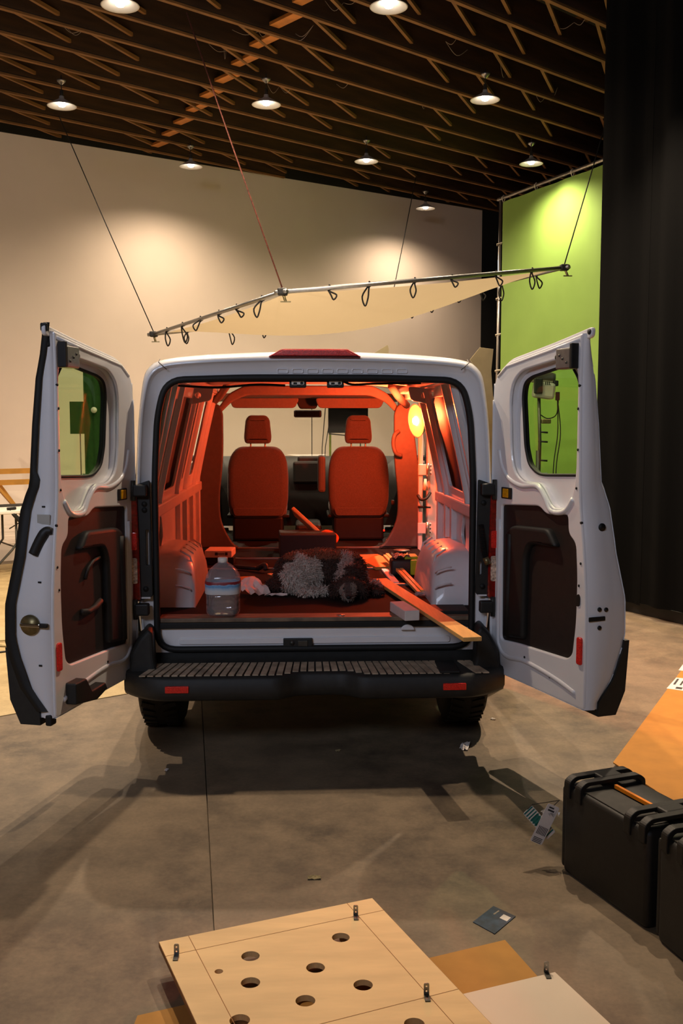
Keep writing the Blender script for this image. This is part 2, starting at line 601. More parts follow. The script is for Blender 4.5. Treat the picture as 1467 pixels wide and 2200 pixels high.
# right side wall, behind the green screen
cr = wall_pt(S1 + 1.35)
sd = Vector((sin(radians(-20.3)), cos(radians(-20.3))))
sn = Vector((sd.y, -sd.x))
a, b = cr + sd * 1.0, cr - sd * 17.5
MB().prism([tuple(a), tuple(b), tuple(b + sn * 0.15), tuple(a + sn * 0.15)], lambda x, y, h: (x, y, h), 0, 6.6).build(
    'wall_right', M['black_wall'], kind='structure', label='black side wall of the studio')
# left wall and rear wall (behind the camera) with a window added for the fill
MB().box((-9.2, 0, 3.2), (0.15, 18, 6.4)).build('wall_left', M['wall'], kind='structure', label='cream wall on the left side of the studio')
mb = MB()
mb.plate([(-9.2, 0), (10.2, 0), (10.2, 6.4), (-9.2, 6.4)], [[(-5.2, 4.3), (-1.6, 4.3), (-1.6, 5.7), (-5.2, 5.7)]], 0.15, lambda x, z, t: (x, -8.4 + t, z))
mb.build('wall_rear', M['wall'], kind='structure', label='cream rear wall with an opening added for the fill')
win = thing('fill_window', (-3.4, -8.33, 4.3), 'unseen window added for the cool rear fill', None, kind='structure')
MB().plate(rect(-5.2, 4.3, -1.6, 5.7), [rect(-5.12, 4.38, -3.45, 5.62), rect(-3.35, 4.38, -1.68, 5.62)], 0.05, lambda x, z, t: (x, -8.38 + t, z)).build('window_frame', M['steel_dark'], win)
for x0, x1 in ((-5.12, -3.45), (-3.35, -1.68)):
    MB().box(((x0 + x1) / 2, -8.36, 5.0), (x1 - x0, 0.006, 1.24)).build('pane', M['glass_clear'], win)

# ceiling : deck, joists at two-foot centres, cross bridging
JZ = 5.88
ceil = MB().box((0.5, 4, 6.62), (24, 28, 0.1)).build('ceiling', M['deck'], kind='structure', label='dark timber roof deck over open joists')
ja = radians(49.0 + 2.5)
jd = Vector((sin(ja), cos(ja)))
jn = Vector((-jd.y, jd.x))
jbase = Vector((-0.086, -5.031))
def clip_room(p, q):
    """clip a joist line to the room outline"""
    poly = [Vector((-9.1, -8.2)), Vector((9.8, -8.2)), Vector((7.5, 2.6)), cr + Vector((-0.1, -0.1)), wall_pt(0, -0.06), wall_pt(-5.4, -0.06)]
    d = q - p
    t0, t1 = 0.0, 1.0
    n = len(poly)
    for i in range(n):
        a_, b_ = poly[i], poly[(i + 1) % n]
        e = b_ - a_
        nrm = Vector((-e.y, e.x))       # inside for CCW
        num = nrm.dot(p - a_)
        den = nrm.dot(d)
        if abs(den) < 1e-9:
            if num < 0:
                return None
            continue
        t = -num / den
        if den > 0:
            t0 = max(t0, t)
        else:
            t1 = min(t1, t)
    if t0 >= t1:
        return None
    return p + d * t0, p + d * t1
JS = 0.625
joist_lines = []
for k in range(-4, 27):
    c = jbase + jn * (k * JS + 0.18)
    seg = clip_room(c - jd * 30, c + jd * 30)
    if seg is None or (seg[1] - seg[0]).length < 0.5:
        continue
    a_, b_ = seg
    joist_lines.append((k, a_, b_))
    mb = MB()
    mb.beam((*a_, JZ + 0.19), (*b_, JZ + 0.19), 0.045, 0.30)
    jo = mb.build('joist', M['wood_dark'], ceil)
    mb = MB()
    mb.beam((*a_, JZ + 0.012), (*b_, JZ + 0.012), 0.05, 0.024)
    mb.build('bottom_chord', M['wood_edge'], jo)  # lit lower edge of the joist, painted as a paler wood strip
# purlins lying across the joists
for i in range(-7, 30):
    c = jbase + jd * (i * 0.86 + 0.3)
    seg = clip_room(c - jn * 30, c + jn * 30)
    if seg is None or (seg[1] - seg[0]).length < 0.6:
        continue
    MB().beam((*seg[0], JZ + 0.38), (*seg[1], JZ + 0.38), 0.06, 0.07).build('purlin', M['wood_edge'], ceil)
# diagonal web pieces between joists, hanging below the purlins
rnd = random.Random(3)
cnt = 0
for k, a_, b_ in joist_lines:
    if k < 4:
        continue
    L = (b_ - a_).length
    s = 0.5 + rnd.random()
    while s < L - 1.3:
        p = a_ + jd * s
        if rnd.random() < 0.75:
            MB().beam((*(p + jn * 0.03), JZ + 0.06), (*(p + jd * 1.0 + jn * (JS - 0.03)), JZ + 0.10), 0.035, 0.04).build('bridging', M['wood_edge'], ceil)
            cnt += 1
        s += 0.86 * (1 + (rnd.random() < 0.3))
# a run of blocking boards, their stronger light put into the orange
q0, q1 = Vector((-.14, 5.89)), Vector((-2.13, 10.78))
for k, a_, b_ in joist_lines:
    # intersection of run with mid line between joist k and k+1
    m0 = jbase + jn * ((k + 0.5) * JS + 0.18)
    d2 = q1 - q0
    den = d2.dot(jn)
    t = (m0 - q0).dot(jn) / den
    if -0.45 < t < 1.05:
        p = q0 + d2 * t
        MB().beam((*(p - jn * 0.27), JZ + 0.09), (*(p + jn * 0.27), JZ + 0.09), 0.13, 0.035).build('blocking', M['wood_block_lit'], ceil)
# loose wires looping under the joists
wires = MB()
rw = random.Random(11)
for x, y in ((-0.1, 5.0), (0.4, 5.6), (0.1, 6.2), (-0.5, 6.4), (-0.9, 7.0), (0.9, 4.9), (1.6, 6.6), (2.5, 7.6), (0.6, 7.9), (1.6, 8.8), (-2.1, 5.2), (-2.4, 6.4), (2.9, 6.0), (-0.3, 8.2), (3.2, 8.4)):
    for q in range(2):
        dx, dy = rw.uniform(-.3, .3), rw.uniform(-.3, .3)
        a_ = Vector((x, y, JZ + 0.12))
        b_ = Vector((x + dx, y + dy, JZ + 0.14))
        mid = (a_ + b_) / 2 - Vector((0, 0, rw.uniform(0.04, 0.12)))
        wires.tube(smooth_path([a_, mid, b_], 5), 0.003, 4)
wires.build('loose_wiring', M['head'], ceil, kind='stuff')

# ================================================================== PENDANT LAMPS
def make_lamp():
    z = 5.5
    r = thing('pendant_lamp', (0, 0, z), 'x', 'lamp', 'white dish pendant lamps under the joists')
    prof = [(0.028, 0.115), (0.03, 0.09), (0.05, 0.075), (0.11, 0.04), (0.165, 0.006), (0.175, 0.0), (0.172, -0.004), (0.16, 0.001), (0.10, 0.033), (0.045, 0.066), (0.02, 0.07)]
    MB().lathe(prof, (0, 0, z), 32).build('shade', M['enamel_grey'], r)
    MB().lathe([(0.022, 0.18), (0.024, 0.11), (0.02, 0.05)], (0, 0, z), 14).build('socket', M['steel_dark'], r)
    MB().lathe([(0.0, -0.012), (0.035, -0.004), (0.053, 0.02), (0.045, 0.045), (0.02, 0.065)], (0, 0, z), 16).build('bulb', M['bulb'], r)
    MB().tube([(0, 0, z + 0.18), (0, 0, z + 0.36)], 0.006, 6).build('cord', M['rope'], r)
    MB().lathe([(0.012, 0.25), (0.05, 0.285), (0.055, 0.30)], (0, 0, z), 14).build('canopy', M['steel'], r)
    ld = bpy.data.lights.new('pendant_glow', 'SPOT')
    ld.energy = LAMP_W
    ld.color = LAMP_RGB
    ld.shadow_soft_size = 0.028
    ld.spot_size = radians(150)
    ld.spot_blend = 0.9
    lo = bpy.data.objects.new('lamp_light', ld)
    COL.objects.link(lo)
    lo.location = (0, 0, z - 0.03)
    WL[lo.name] = Vector(lo.location)
    lo.parent = r
    lo.matrix_parent_inverse = Matrix.Translation((0, 0, -z))
    return r
lamp0 = make_lamp()
# lamp strengths set to balance wall and floor: brighter or weaker than LAMP_W
LAMP_DIM = {2: .55, 5: .9, 8: .7, 9: 2.1, 10: 1.15, 11: 1.2, 12: 1.3, 13: 2.8}
LAMPS = [(-1.686, 4.498, 'pendant lamp cut off by the top edge, upper left'),
         (0.759, 4.422, 'pendant lamp at the top edge, right of centre'),
         (-2.904, 7.479, 'leftmost pendant lamp of the middle row, over the left wall'),
         (-0.447, 7.318, 'middle pendant lamp of the three in the middle row'),
         (2.136, 7.03, 'right pendant lamp of the middle row, toward the black curtain'),
         (-1.663, 10.311, 'pendant lamp throwing a bright scallop on the cream wall'),
         (0.931, 9.901, 'pendant lamp hanging above the tilted white silk'),
         (3.367, 9.928, 'pendant lamp nearest the green screen'),
         (2.21, 13.114, 'smallest and farthest pendant lamp, near the wall corner'),
         (-3.2, 3.1, 'pendant lamp overhead to the left of the van'),
         (-1.05, 0.80, 'pendant lamp overhead above the left rear corner of the van'),
         (1.25, 0.72, 'pendant lamp overhead above the right rear corner of the van'),
         (-0.80, 2.65, 'pendant lamp overhead above the middle of the van'),
         (2.3, 2.45, 'pendant lamp overhead to the right of the van'),
         ]
for i, (x, y, lb) in enumerate(LAMPS):
    o = lamp0 if i == 0 else copy_tree(lamp0)
    place(o, (x, y, 5.5))
    o['label'] = 'white dish ' + lb
    if i in LAMP_DIM:
        lt_ = [c for c in o.children if c.type == 'LIGHT'][0]
        lt_.data = lt_.data.copy()
        lt_.data.energy = LAMP_W * LAMP_DIM[i]
        if LAMP_DIM[i] > 1.5:                       # cones narrowed to keep spill off the foreground floor
            lt_.data.spot_size = radians(88)
            lt_.data.spot_blend = .55

# ================================================================== GREEN SCREEN
def scr(s, off=0.0):
    return Vector((3.289, 11.838)) - sd * s - sn * off
gs = thing('green_screen', (*scr(3), 0), 'bright green chroma screen cloth tied to a pipe frame', 'green screen')
rows = []
for i in range(0, 27):
    s = 0.10 + i * 0.25
    wob = 0.015 * sin(i * 1.9)
    rows.append([(*(scr(s, wob)), z) for z in (0.05, 1.5, 3.0, 4.4, 5.33)])
MB().grid(rows).build('cloth', M['green'], gs)
MB().tube([(*scr(-0.05), 5.40), (*scr(6.6), 5.40)], 0.028, 10).build('top_pipe', M['alu'], gs)
MB().tube([(*scr(0.0, -0.02), 5.40), (*(scr(-0.02)), 0.0)], 0.026, 10).build('upright_pipe', M['alu'], gs)
for i in range(7):
    s = 0.12 + i * 0.95
    MB().tube([(*scr(s), 5.44), (*scr(s, .035), 5.40), (*scr(s), 5.31), (*scr(s, -.035), 5.40), (*scr(s), 5.44)], 0.008, 5).build('tie', M['white_cloth'], gs)
for z in (4.65, 3.75, 3.15, 2.55, 1.8):
    MB().tube([(*scr(-0.06), z), (*scr(-0.02, .03), z + .02), (*scr(0.09), z + .03), (*scr(-0.02, -.035), z)], 0.009, 5).build('tie', M['white_cloth'], gs)

# ================================================================== BLACK CURTAINS
c0, c1 = Vector((2.697, 4.136)), Vector((6.004, -3.095))
cd = (c1 - c0).normalized()
cn = Vector((cd.y, -cd.x))
def curtain(name, s0, s1, label, z0):
    rows = []
    n = int((s1 - s0) / 0.06)
    for i in range(n + 1):
        s = s0 + (s1 - s0) * i / n
        o = 0.03 * sin(s * 9.5) + 0.018 * sin(s * 23 + 1)
        p = c0 + cd * s + cn * o
        rows.append([(p.x, p.y, z) for z in (z0, 1.5, 3.5, 5.6)])
    r = thing(name, (*(c0 + cd * (s0 + s1) / 2), z0), label, 'curtain', 'black drapes on the right')
    MB().grid(rows).build('drape', M['black_cloth'], r)
    MB().tube([(*(c0 + cd * s0), 5.62), (*(c0 + cd * s1), 5.62)], 0.022, 8).build('rail', M['steel_dark'], r)
    return r
curtain('black_curtain', 0.0, 0.60, 'narrow black curtain end panel beside the green screen', 0.10)
curtain('black_curtain', 0.44, 5.0, 'wide floor to ceiling black curtain along the right edge', 0.12)
b0 = c0 + cd * 0.25 - cn * 0.12
b1 = c0 + cd * 4.8 - cn * 0.12
MB().beam((*b0, 0.05), (*b1, 0.05), 0.07, 0.10, bev=0.004).build('floor_rail', M['trim_dark'], label='dark timber rail on the floor along the foot of the black curtain', cat='rail')
MB().beam((*(c0 + cd * 1.25 - cn * 0.13), 0.106), (*(c0 + cd * 1.75 - cn * 0.13), 0.106), 0.05, 0.012).build('wood_offcut', M['lumber'], label='pale wood offcut lying on the rail at the right edge', cat='wood')
# ================================================================== THE VAN
van = thing('cargo_van', (0, 2.5, 0), 'white cargo van seen from behind with both rear doors wide open', 'van')
FZ = 0.735

# ---- outer shell
SEC_FULL = [(.90, .40), (.96, .50), (1.0, .75), (1.02, 1.0), (1.01, 1.25), (.98, 1.5), (.94, 1.75), (.895, 1.95), (.855, 2.03), (.78, 2.072), (.6, 2.095), (.3, 2.108), (0, 2.112)]
SEC_REAR = [(.86, .40), (.88, .50), (.91, .75), (.925, .93), (.922, 1.25), (.912, 1.5), (.898, 1.75), (.872, 1.95), (.843, 2.015), (.78, 2.052), (.6, 2.076), (.3, 2.092), (0, 2.098)]
def full_sec(half):
    return [(x, z) for x, z in half] + [(-x, z) for x, z in reversed(half[:-1])]
def sec_at(Y):
    t = max(0, min(1, (Y - 0.03) / 0.55))
    t = t * t * (3 - 2 * t)
    return [(a[0] * (1 - t) + b[0] * t, a[1] * (1 - t) + b[1] * t) for a, b in zip(SEC_REAR, SEC_FULL)]
def dense(sec, k=3):
    pts = [Vector((x, z)) for x, z in sec]
    return [tuple(v) for v in smooth_path(pts, k)]
# left side is a plain shell; right side has the hinged side-door opening (Y 1.55 .. 2.72)
SD0, SD1, SDT = 1.62, 2.72, 1.90
rowsL, rowsR = [], []
Ys = [0.14, 0.19, 0.25, 0.4, 0.6, 0.9, 1.3, SD0, 2.1, SD1, 3.0, 3.3]
shell = MB()
secs = [dense(sec_at(Y)) for Y in Ys]
n = len(secs[0])
shell.grid([[(-x, Y, z) for x, z in s] for Y, s in zip(Ys, secs)])
for i in range(len(Ys) - 1):
    for k in range(n - 1):
        zmid = secs[i][k][1]
        zmid2 = secs[i][k + 1][1]
        if Ys[i] >= SD0 - 1e-6 and Ys[i + 1] <= SD1 + 1e-6 and max(zmid, zmid2) < SDT and min(zmid, zmid2) > 0.5:
            continue
        a, b = secs[i][k], secs[i][k + 1]
        c, d = secs[i + 1][k + 1], secs[i + 1][k]
        shell.add([(a[0], Ys[i], a[1]), (b[0], Ys[i], b[1]), (c[0], Ys[i + 1], c[1]), (d[0], Ys[i + 1], d[1])], [(0, 1, 2, 3)], True)
shell.build('body_shell', M['paint'], van)

# cab : roof front, A pillars, hood, nose
cab = MB()
roof_rows = []
for Y, zt, xs in ((3.3, 2.112, 1.0), (3.42, 2.10, .985), (3.55, 2.05, .95)):
    roof_rows.append([(x * xs, Y, zt - (2.112 - z)) for x, z in full_sec([(.855, 2.03), (.78, 2.072), (.6, 2.095), (.3, 2.108), (0, 2.112)])])
cab.grid(roof_rows)
for sg in (-1, 1):
    cab.beam((sg * .80, 3.50, 2.03), (sg * .90, 4.35, 1.33), .07, .09)
    # lower cab side + front wing
    cab.grid([[(sg * x, Y, z) for x, z in [(.9, .4), (.97, .5), (1.0, .75), (1.02, 1.0), (1.01, 1.25), (.99, 1.38)]] for Y in (3.3, 3.5, 4.0)] +
             [[(sg * x * .97, 4.6, z) for x, z in [(.9, .4), (.97, .5), (1.0, .75), (1.02, 1.0), (1.0, 1.18), (.95, 1.26)]]] +
             [[(sg * x * .88, 5.2, z) for x, z in [(.9, .4), (.97, .5), (1.0, .75), (1.0, .9), (.95, 1.0), (.9, 1.08)]]])
cab.grid([[(x, Y, z + c) for x, c in ((-.94, -.02), (-.5, .03), (0, .05), (.5, .03), (.94, -.02))] for Y, z in ((4.25, 1.36), (4.6, 1.26), (5.2, 1.06), (5.42, .80), (5.42, .40))])
cab.build('cab_shell', M['paint'], van)
MB().box((0, 2.6, .42), (1.7, 5.2, .05)).build('underbody', M['rubber'], van)
MB().grid([[(x, 3.56, 2.03) for x in (-.8, -.4, 0, .4, .8)], [(x * 1.1, 4.30, 1.38) for x in (-.8, -.4, 0, .4, .8)]]).build('windscreen', M['glass_front'], van)
for sg in (-1, 1):
    MB().grid([[(sg * .955, 3.32, 1.42), (sg * .985, 4.2, 1.40)], [(sg * .865, 3.32, 1.95), (sg * .86, 3.6, 1.95)]]).build('cab_side_glass', M['glass_front'], van)
    mo = MB().box((sg * 1.16, 4.02, 1.45), (.18, .12, .36), bev=.04, seg=3).build('wing_mirror', M['plastic'], van)
    MB().beam((sg * .98, 4.08, 1.40), (sg * 1.12, 4.03, 1.40), .06, .05, bev=.015).build('mirror_arm', M['plastic'], van)
    MB().box((sg * 1.165, 3.955, 1.47), (.14, .006, .28), bev=.002).build('mirror_glass', M['mirror'], mo)
# wheels
def tyre(name, x, y):
    mb = MB()
    R = Matrix.Rotation(pi / 2, 3, 'Y')
    mb.lathe([(.20, -.11), (.31, -.115), (.345, -.09), (.35, -.03), (.35, .03), (.345, .09), (.31, .115), (.20, .11)], (x, y, .352), 40, R=R)
    t = mb.build(name, M['tyre'], van)
    tb = MB()
    for k in range(40):
        a = 2 * pi * k / 40
        for s_ in (-1, 1):
            c = Vector((x + s_ * .06, y + .351 * cos(a), .352 + .351 * sin(a)))
            tb.box(c, (.07, .028, .012), rot=Matrix.Rotation(a - pi / 2, 3, 'X') @ Matrix.Rotation(s_ * .3, 3, 'Z'))
    tb.build('tread_blocks', M['tyre'], t, kind='stuff')
    MB().lathe([(.0, -.06), (.10, -.07), (.19, -.10), (.20, -.11), (.20, .11), (.0, .10)], (x, y, .352), 24, R=R).build('rim', M['steel'], t)
for sg in (-1, 1):
    tyre('rear_wheel', sg * .855, .66)
    tyre('front_wheel', sg * .86, 4.55)
MB().cyl((-.8, .66, .36), (.8, .66, .36), .06).build('rear_axle', M['steel_dark'], van)

# ---- rear frame around the opening
CX, CZ = 0.0, 1.28
outer_c = [(x, z) for x, z in dense(sec_at(.14), 4)]
outer_c = [(0, .42)] + [(x, z) for x, z in outer_c] + [(-x, z) for x, z in reversed(outer_c[:-1])]
open_c = rpoly([(-.812, .575), (.812, .575), (.812, 1.45), (.793, 1.78), (.745, 1.952), (.35, 1.965), (-.35, 1.965), (-.745, 1.952), (-.793, 1.78), (-.812, 1.45)],
               [.10, .10, .1, .12, .16, .1, .1, .16, .12, .1], 7)
def polar(poly, ang):
    d = Vector((cos(ang), sin(ang)))
    best = None
    n = len(poly)
    for i in range(n):
        a = Vector((poly[i][0] - CX, poly[i][1] - CZ))
        b = Vector((poly[(i + 1) % n][0] - CX, poly[(i + 1) % n][1] - CZ))
        e = b - a
        den = d.x * e.y - d.y * e.x
        if abs(den) < 1e-12:
            continue
        t = (a.x * e.y - a.y * e.x) / den
        u = (a.x * d.y - a.y * d.x) / den
        if t > 0 and -1e-6 <= u <= 1 + 1e-6:
            best = t if best is None else max(best, t)
    return best
NA = 260
ring_layers = [[], [], [], [], [], []]
open_pts = []
for k in range(NA):
    a = 2 * pi * k / NA
    ro, ri = polar(outer_c, a), polar(open_c, a)
    d = (cos(a), sin(a))
    def P(r_, Y):
        return (CX + d[0] * r_, Y, CZ + d[1] * r_)
    w = ro - ri
    ring_layers[0].append(P(ro, .14))
    ring_layers[1].append(P(ro - .014, .055))
    ring_layers[2].append(P(ro - w * .36, -.012))
    ring_layers[3].append(P(ro - w * .40, -.004))
    ring_layers[4].append(P(ro - w * .46, .018))
    ring_layers[5].append(P(ri + .002, .018))
    open_pts.append((CX + d[0] * ri, CZ + d[1] * ri))
mb = MB()
mb.grid(ring_layers, closed_u=True)
mb.grid([[(x, .018, z) for x, z in open_pts], [(x * 1.0, .10, z) for x, z in open_pts]], closed_u=True)
mb.build('rear_frame', M['paint'], van)
MB().tube([(x * 0.994, .012, CZ + (z - CZ) * 0.994) for x, z in open_pts], .017, 10, closed=True).build('door_seal', M['rubber'], van)
# row of pressed dimples across the header
for i in range(9):
    x = -.19 + i * .075
    MB().plate(rect(x, 1.983, x + .058, 2.006, .008), [rect(x + .006, 1.987, x + .052, 2.003, .006)], .006, lambda a, b, c: (a, .012 + c, b), bev=.002).build('pressing', M['paint'], van)
# seam lines of the roof panel
for sg in (-1, 1):
    MB().tube([(sg * .735, -.016, 2.0), (sg * .775, -.012, 2.035), (sg * .778, .06, 2.055)], .0025, 5).build('roof_seam', M['trim_grey'], van)

# high brake lamp
pl = rpoly([(-.235, 2.062), (.235, 2.062), (.165, 2.102), (-.165, 2.102)], .012)
bl = MB().plate(pl, [], .05, lambda a, b, c: (a, -.028 + c, b), bev=.006).build('brake_lamp', M['red_lens'], van, label='red high-level brake lamp')
MB().plate(rpoly([(-.20, 2.070), (.20, 2.070), (.15, 2.096), (-.15, 2.096)], .01), [], .008, lambda a, b, c: (a, -.032 + c, b), bev=.002).build('lens', M['red_lens'], bl)

# ---- sill, scuff plate, latch
MB().plate(rect(-.80, .585, .80, .69, .03), [], .02, lambda a, b, c: (a, .03 + c, b), bev=.006).build('rear_sill', M['paint'], van)
MB().plate(rect(-.70, .600, .70, .635, .015), [], .014, lambda a, b, c: (a, .022 + c, b), bev=.005).build('sill_pressing', M['paint'], van)
MB().box((0, .025, .702), (1.60, .035, .03), bev=.004).build('sill_trim_strip', M['rubber'], van)
MB().box((0, .075, .728), (1.60, .12, .022), bev=.004).build('scuff_plate', M['scuff'], van, label='worn wood-look scuff plate')
MB().plate(circle(0, 0, .035, 20)[:11], [], .02, lambda a, b, c: (.475 + a, -.0 + c, .672 + b * .8), bev=.003).build('striker_pad', M['paint'], van)
lt = MB().box((-.09, .012, .607), (.15, .02, .05), bev=.004).build('door_latch', M['plastic'], van)
MB().cyl((-.12, -.003, .61), (-.12, .01, .61), .012, n=14).build('latch_pin', M['steel_dark'], lt)
MB().box((-.065, -.001, .607), (.05, .008, .03), bev=.002).build('latch_plate', M['steel_dark'], lt)
for x in (-.62, -.38, .18, .46, .70):
    MB().box((x, -.008, .527), (.018, .01, .012), bev=.002).build('bumper_clip', M['alu'], van)
MB().cyl((.134, .065, .738), (.134, .065, .742), .022, n=20).build('floor_plug', M['alu'], van)

# ---- bumper
bmp = thing('bumper', (0, -.1, .40), None, None)
bmp.parent = van
bmp.matrix_parent_inverse = Matrix.Translation(-WL[van.name])
tag(bmp, label='black plastic step bumper with pale brown ribbed tread')
def rec(x):     # recess of the rear edge at the centre
    t = max(0.0, min(1.0, (0.22 - abs(x - .02)) / 0.12))
    return .075 * t * t * (3 - 2 * t)
rows = []
xs = [-.955 + i * 1.91 / 60 for i in range(61)]
for x in xs:
    ax = abs(x)
    e = max(0, (ax - .72) / .235)
    yb = -.285 + rec(x) + .16 * e * e
    rows.append([(x, .03, .40), (x, yb + .03, .385), (x, yb, .40 + .01 * e), (x, yb - .006, .44), (x, yb, .492), (x, yb + .012, .507), (x, -.03 + .0 * e, .515), (x, -.0, .545), (x, .03, .575)])
mb = MB()
mb.grid(rows)
mb.add(rows[0], [tuple(range(9))]).add(rows[-1], [tuple(range(9))])
mb.build('bumper_beam', M['bumper'], bmp)
tr = MB()
for i in range(44):
    x = -.80 + i * 1.6 / 44
    if .60 < x < .70:
        continue
    x2 = x + .029
    yb = -.262 + rec(x)
    fan = .06 * (x / .8)          # ribs fan out toward the rear edge
    tr.add([(x + fan, yb, .509), (x2 + fan, yb, .509), (x2, -.045, .516), (x, -.045, .516), (x + fan, yb, .515), (x2 + fan, yb, .515), (x2, -.045, .522), (x, -.045, .522)],
           [(0, 1, 2, 3), (4, 5, 6, 7), (0, 1, 5, 4), (1, 2, 6, 5), (2, 3, 7, 6), (3, 0, 4, 7)])
tr.build('step_tread', M['tread'], bmp)
MB().box((.655, -.155, .516), (.10, .22, .012), bev=.004).build('tread_pad', M['rubber'], bmp)
for sg in (-1, 1):
    # corner wing climbing beside the door
    prof = [(.80, .42), (.945, .40), (.955, .50), (.945, .60), (.90, .68), (.86, .72), (.835, .70), (.83, .56)]
    MB().plate(rpoly(prof, .02, 3), [], .34, lambda a, b, c, sg=sg: (sg * (a - .10 * max(0, (.15 - c)) * 2.0), -.15 + c, b), bev=.02).build('bumper_corner', M['bumper'], bmp)
    MB().plate(rect(-.057, -.017, .057, .017, .005), [], .012, lambda a, b, c, sg=sg: (sg * .675 + a, -.298 + c, .452 + b), bev=.003).build('reflector', M['red_lens'], bmp, label='small red reflector')

# ---- tail lamps and door jambs
for sg in (-1, 1):
    j = MB().plate(rpoly([(.822, .86), (.915, .83), (.918, 1.42), (.828, 1.45)], .012), [rect(.836, 1.02 if sg < 0 else .96, .852, 1.20 if sg < 0 else 1.03, .006)], .02, lambda a, b, c, sg=sg: (sg * a, -.022 + c, b), bev=.003).build('door_jamb', M['plastic'], van)
    for z in (.90, 1.09 if sg > 0 else 1.30, 1.33):
        MB().cyl((sg * .856, -.026, z), (sg * .856, -.02, z), .014, n=12).build('jamb_plug', M['rubber'], j)
    MB().box((sg * .855, -.024, .855), (.045, .008, .008)).build('jamb_strip', M['paint'], j)
    tl = MB().plate(rpoly([(.880, .845), (.928, .835), (.935, 1.15), (.930, 1.42), (.892, 1.42), (.884, 1.15)], .01), [], .05, lambda a, b, c, sg=sg: (sg * a, -.040 + c, b), bev=.008).build('tail_lamp', M['red_dark'], van, label='tall dark red tail lamp')
    MB().plate(rect(.893, .93, .924, 1.06, .01), [], .01, lambda a, b, c, sg=sg: (sg * a, -.046 + c, b), bev=.004).build('reversing_lens', M['clear_lens'], tl)
    MB().plate(rect(.893, 1.10, .926, 1.19, .01), [], .01, lambda a, b, c, sg=sg: (sg * a, -.045 + c, b), bev=.004).build('brake_lens', M['red_lens'], tl)
    for z in (1.40, .80):
        h = MB().box((sg * .872, -.045, z), (.07, .05, .06), bev=.008).build('door_hinge', M['plastic'], van)
        MB().cyl((sg * .905, -.05, z - .05), (sg * .905, -.05, z + .05), .012, n=12).build('hinge_pin', M['steel_dark'], h)
# rubber cable boot on the right jamb
pts = [(.842, -.03, 1.22), (.845, -.05, 1.16), (.850, -.055, 1.10), (.862, -.06, 1.05)]
sp = smooth_path(pts, 14)
rr = [.012 + .003 * ((i % 2) * 2 - 1) for i in range(len(sp))]
MB().tube(sp, rr, 10, smooth=False).build('cable_boot', M['rubber'], van)
MB().cyl((.862, -.06, 1.055), (.875, -.065, 1.02), .016, n=10).build('boot_plug', M['brass'], van)

# ---- cargo floor
MB().box((0, 1.56, FZ - .015), (1.72, 2.86, .03)).build('cargo_floor', M['vanfloor'], van)
for y in (2.80, 2.20, 1.70, 1.02):
    MB().box((0, y, FZ + .004), (1.62, .028, .012), bev=.002).build('floor_strip', M['alu'], van)
# wheel arches
for sg in (-1, 1):
    mb = MB()
    rows = []
    for i in range(21):
        t = i / 20
        y = .33 + t * .86
        hz = .30 * (1 - abs(2 * t - 1) ** 5) ** .5
        hz = max(hz, .002)
        ins = .20 * min(1, hz / .1)
        z1 = FZ + hz
        rows.append([(sg * .87, y, z1), (sg * .80, y, z1), (sg * .725, y, z1 - .012 * min(1, hz / .1)), (sg * .675, y, z1 - .05 * min(1, hz / .1)), (sg * .655, y, FZ + hz * .6), (sg * .645, y, FZ)])
    mb.grid(rows)
    # flat rear face toward the doors
    wa = mb.build('wheel_arch', M['paint_in'], van)
    for k in range(5):
        y = .48 + k * .14
        MB().tube([(sg * .662, y, FZ + .02), (sg * .662, y, FZ + .17), (sg * .685, y, FZ + .26), (sg * .74, y, FZ + .292)], .006, 6).build('arch_rib', M['paint_in'], wa)
    for z in (.84, .93):
        MB().tube([(sg * (.668 + 0.0), .36, z - .02), (sg * .675, .335, z), (sg * .72, .322, z + .018), (sg * .75, .321, z + .02)], .005, 6).build('arch_rib', M['paint_in'], wa)

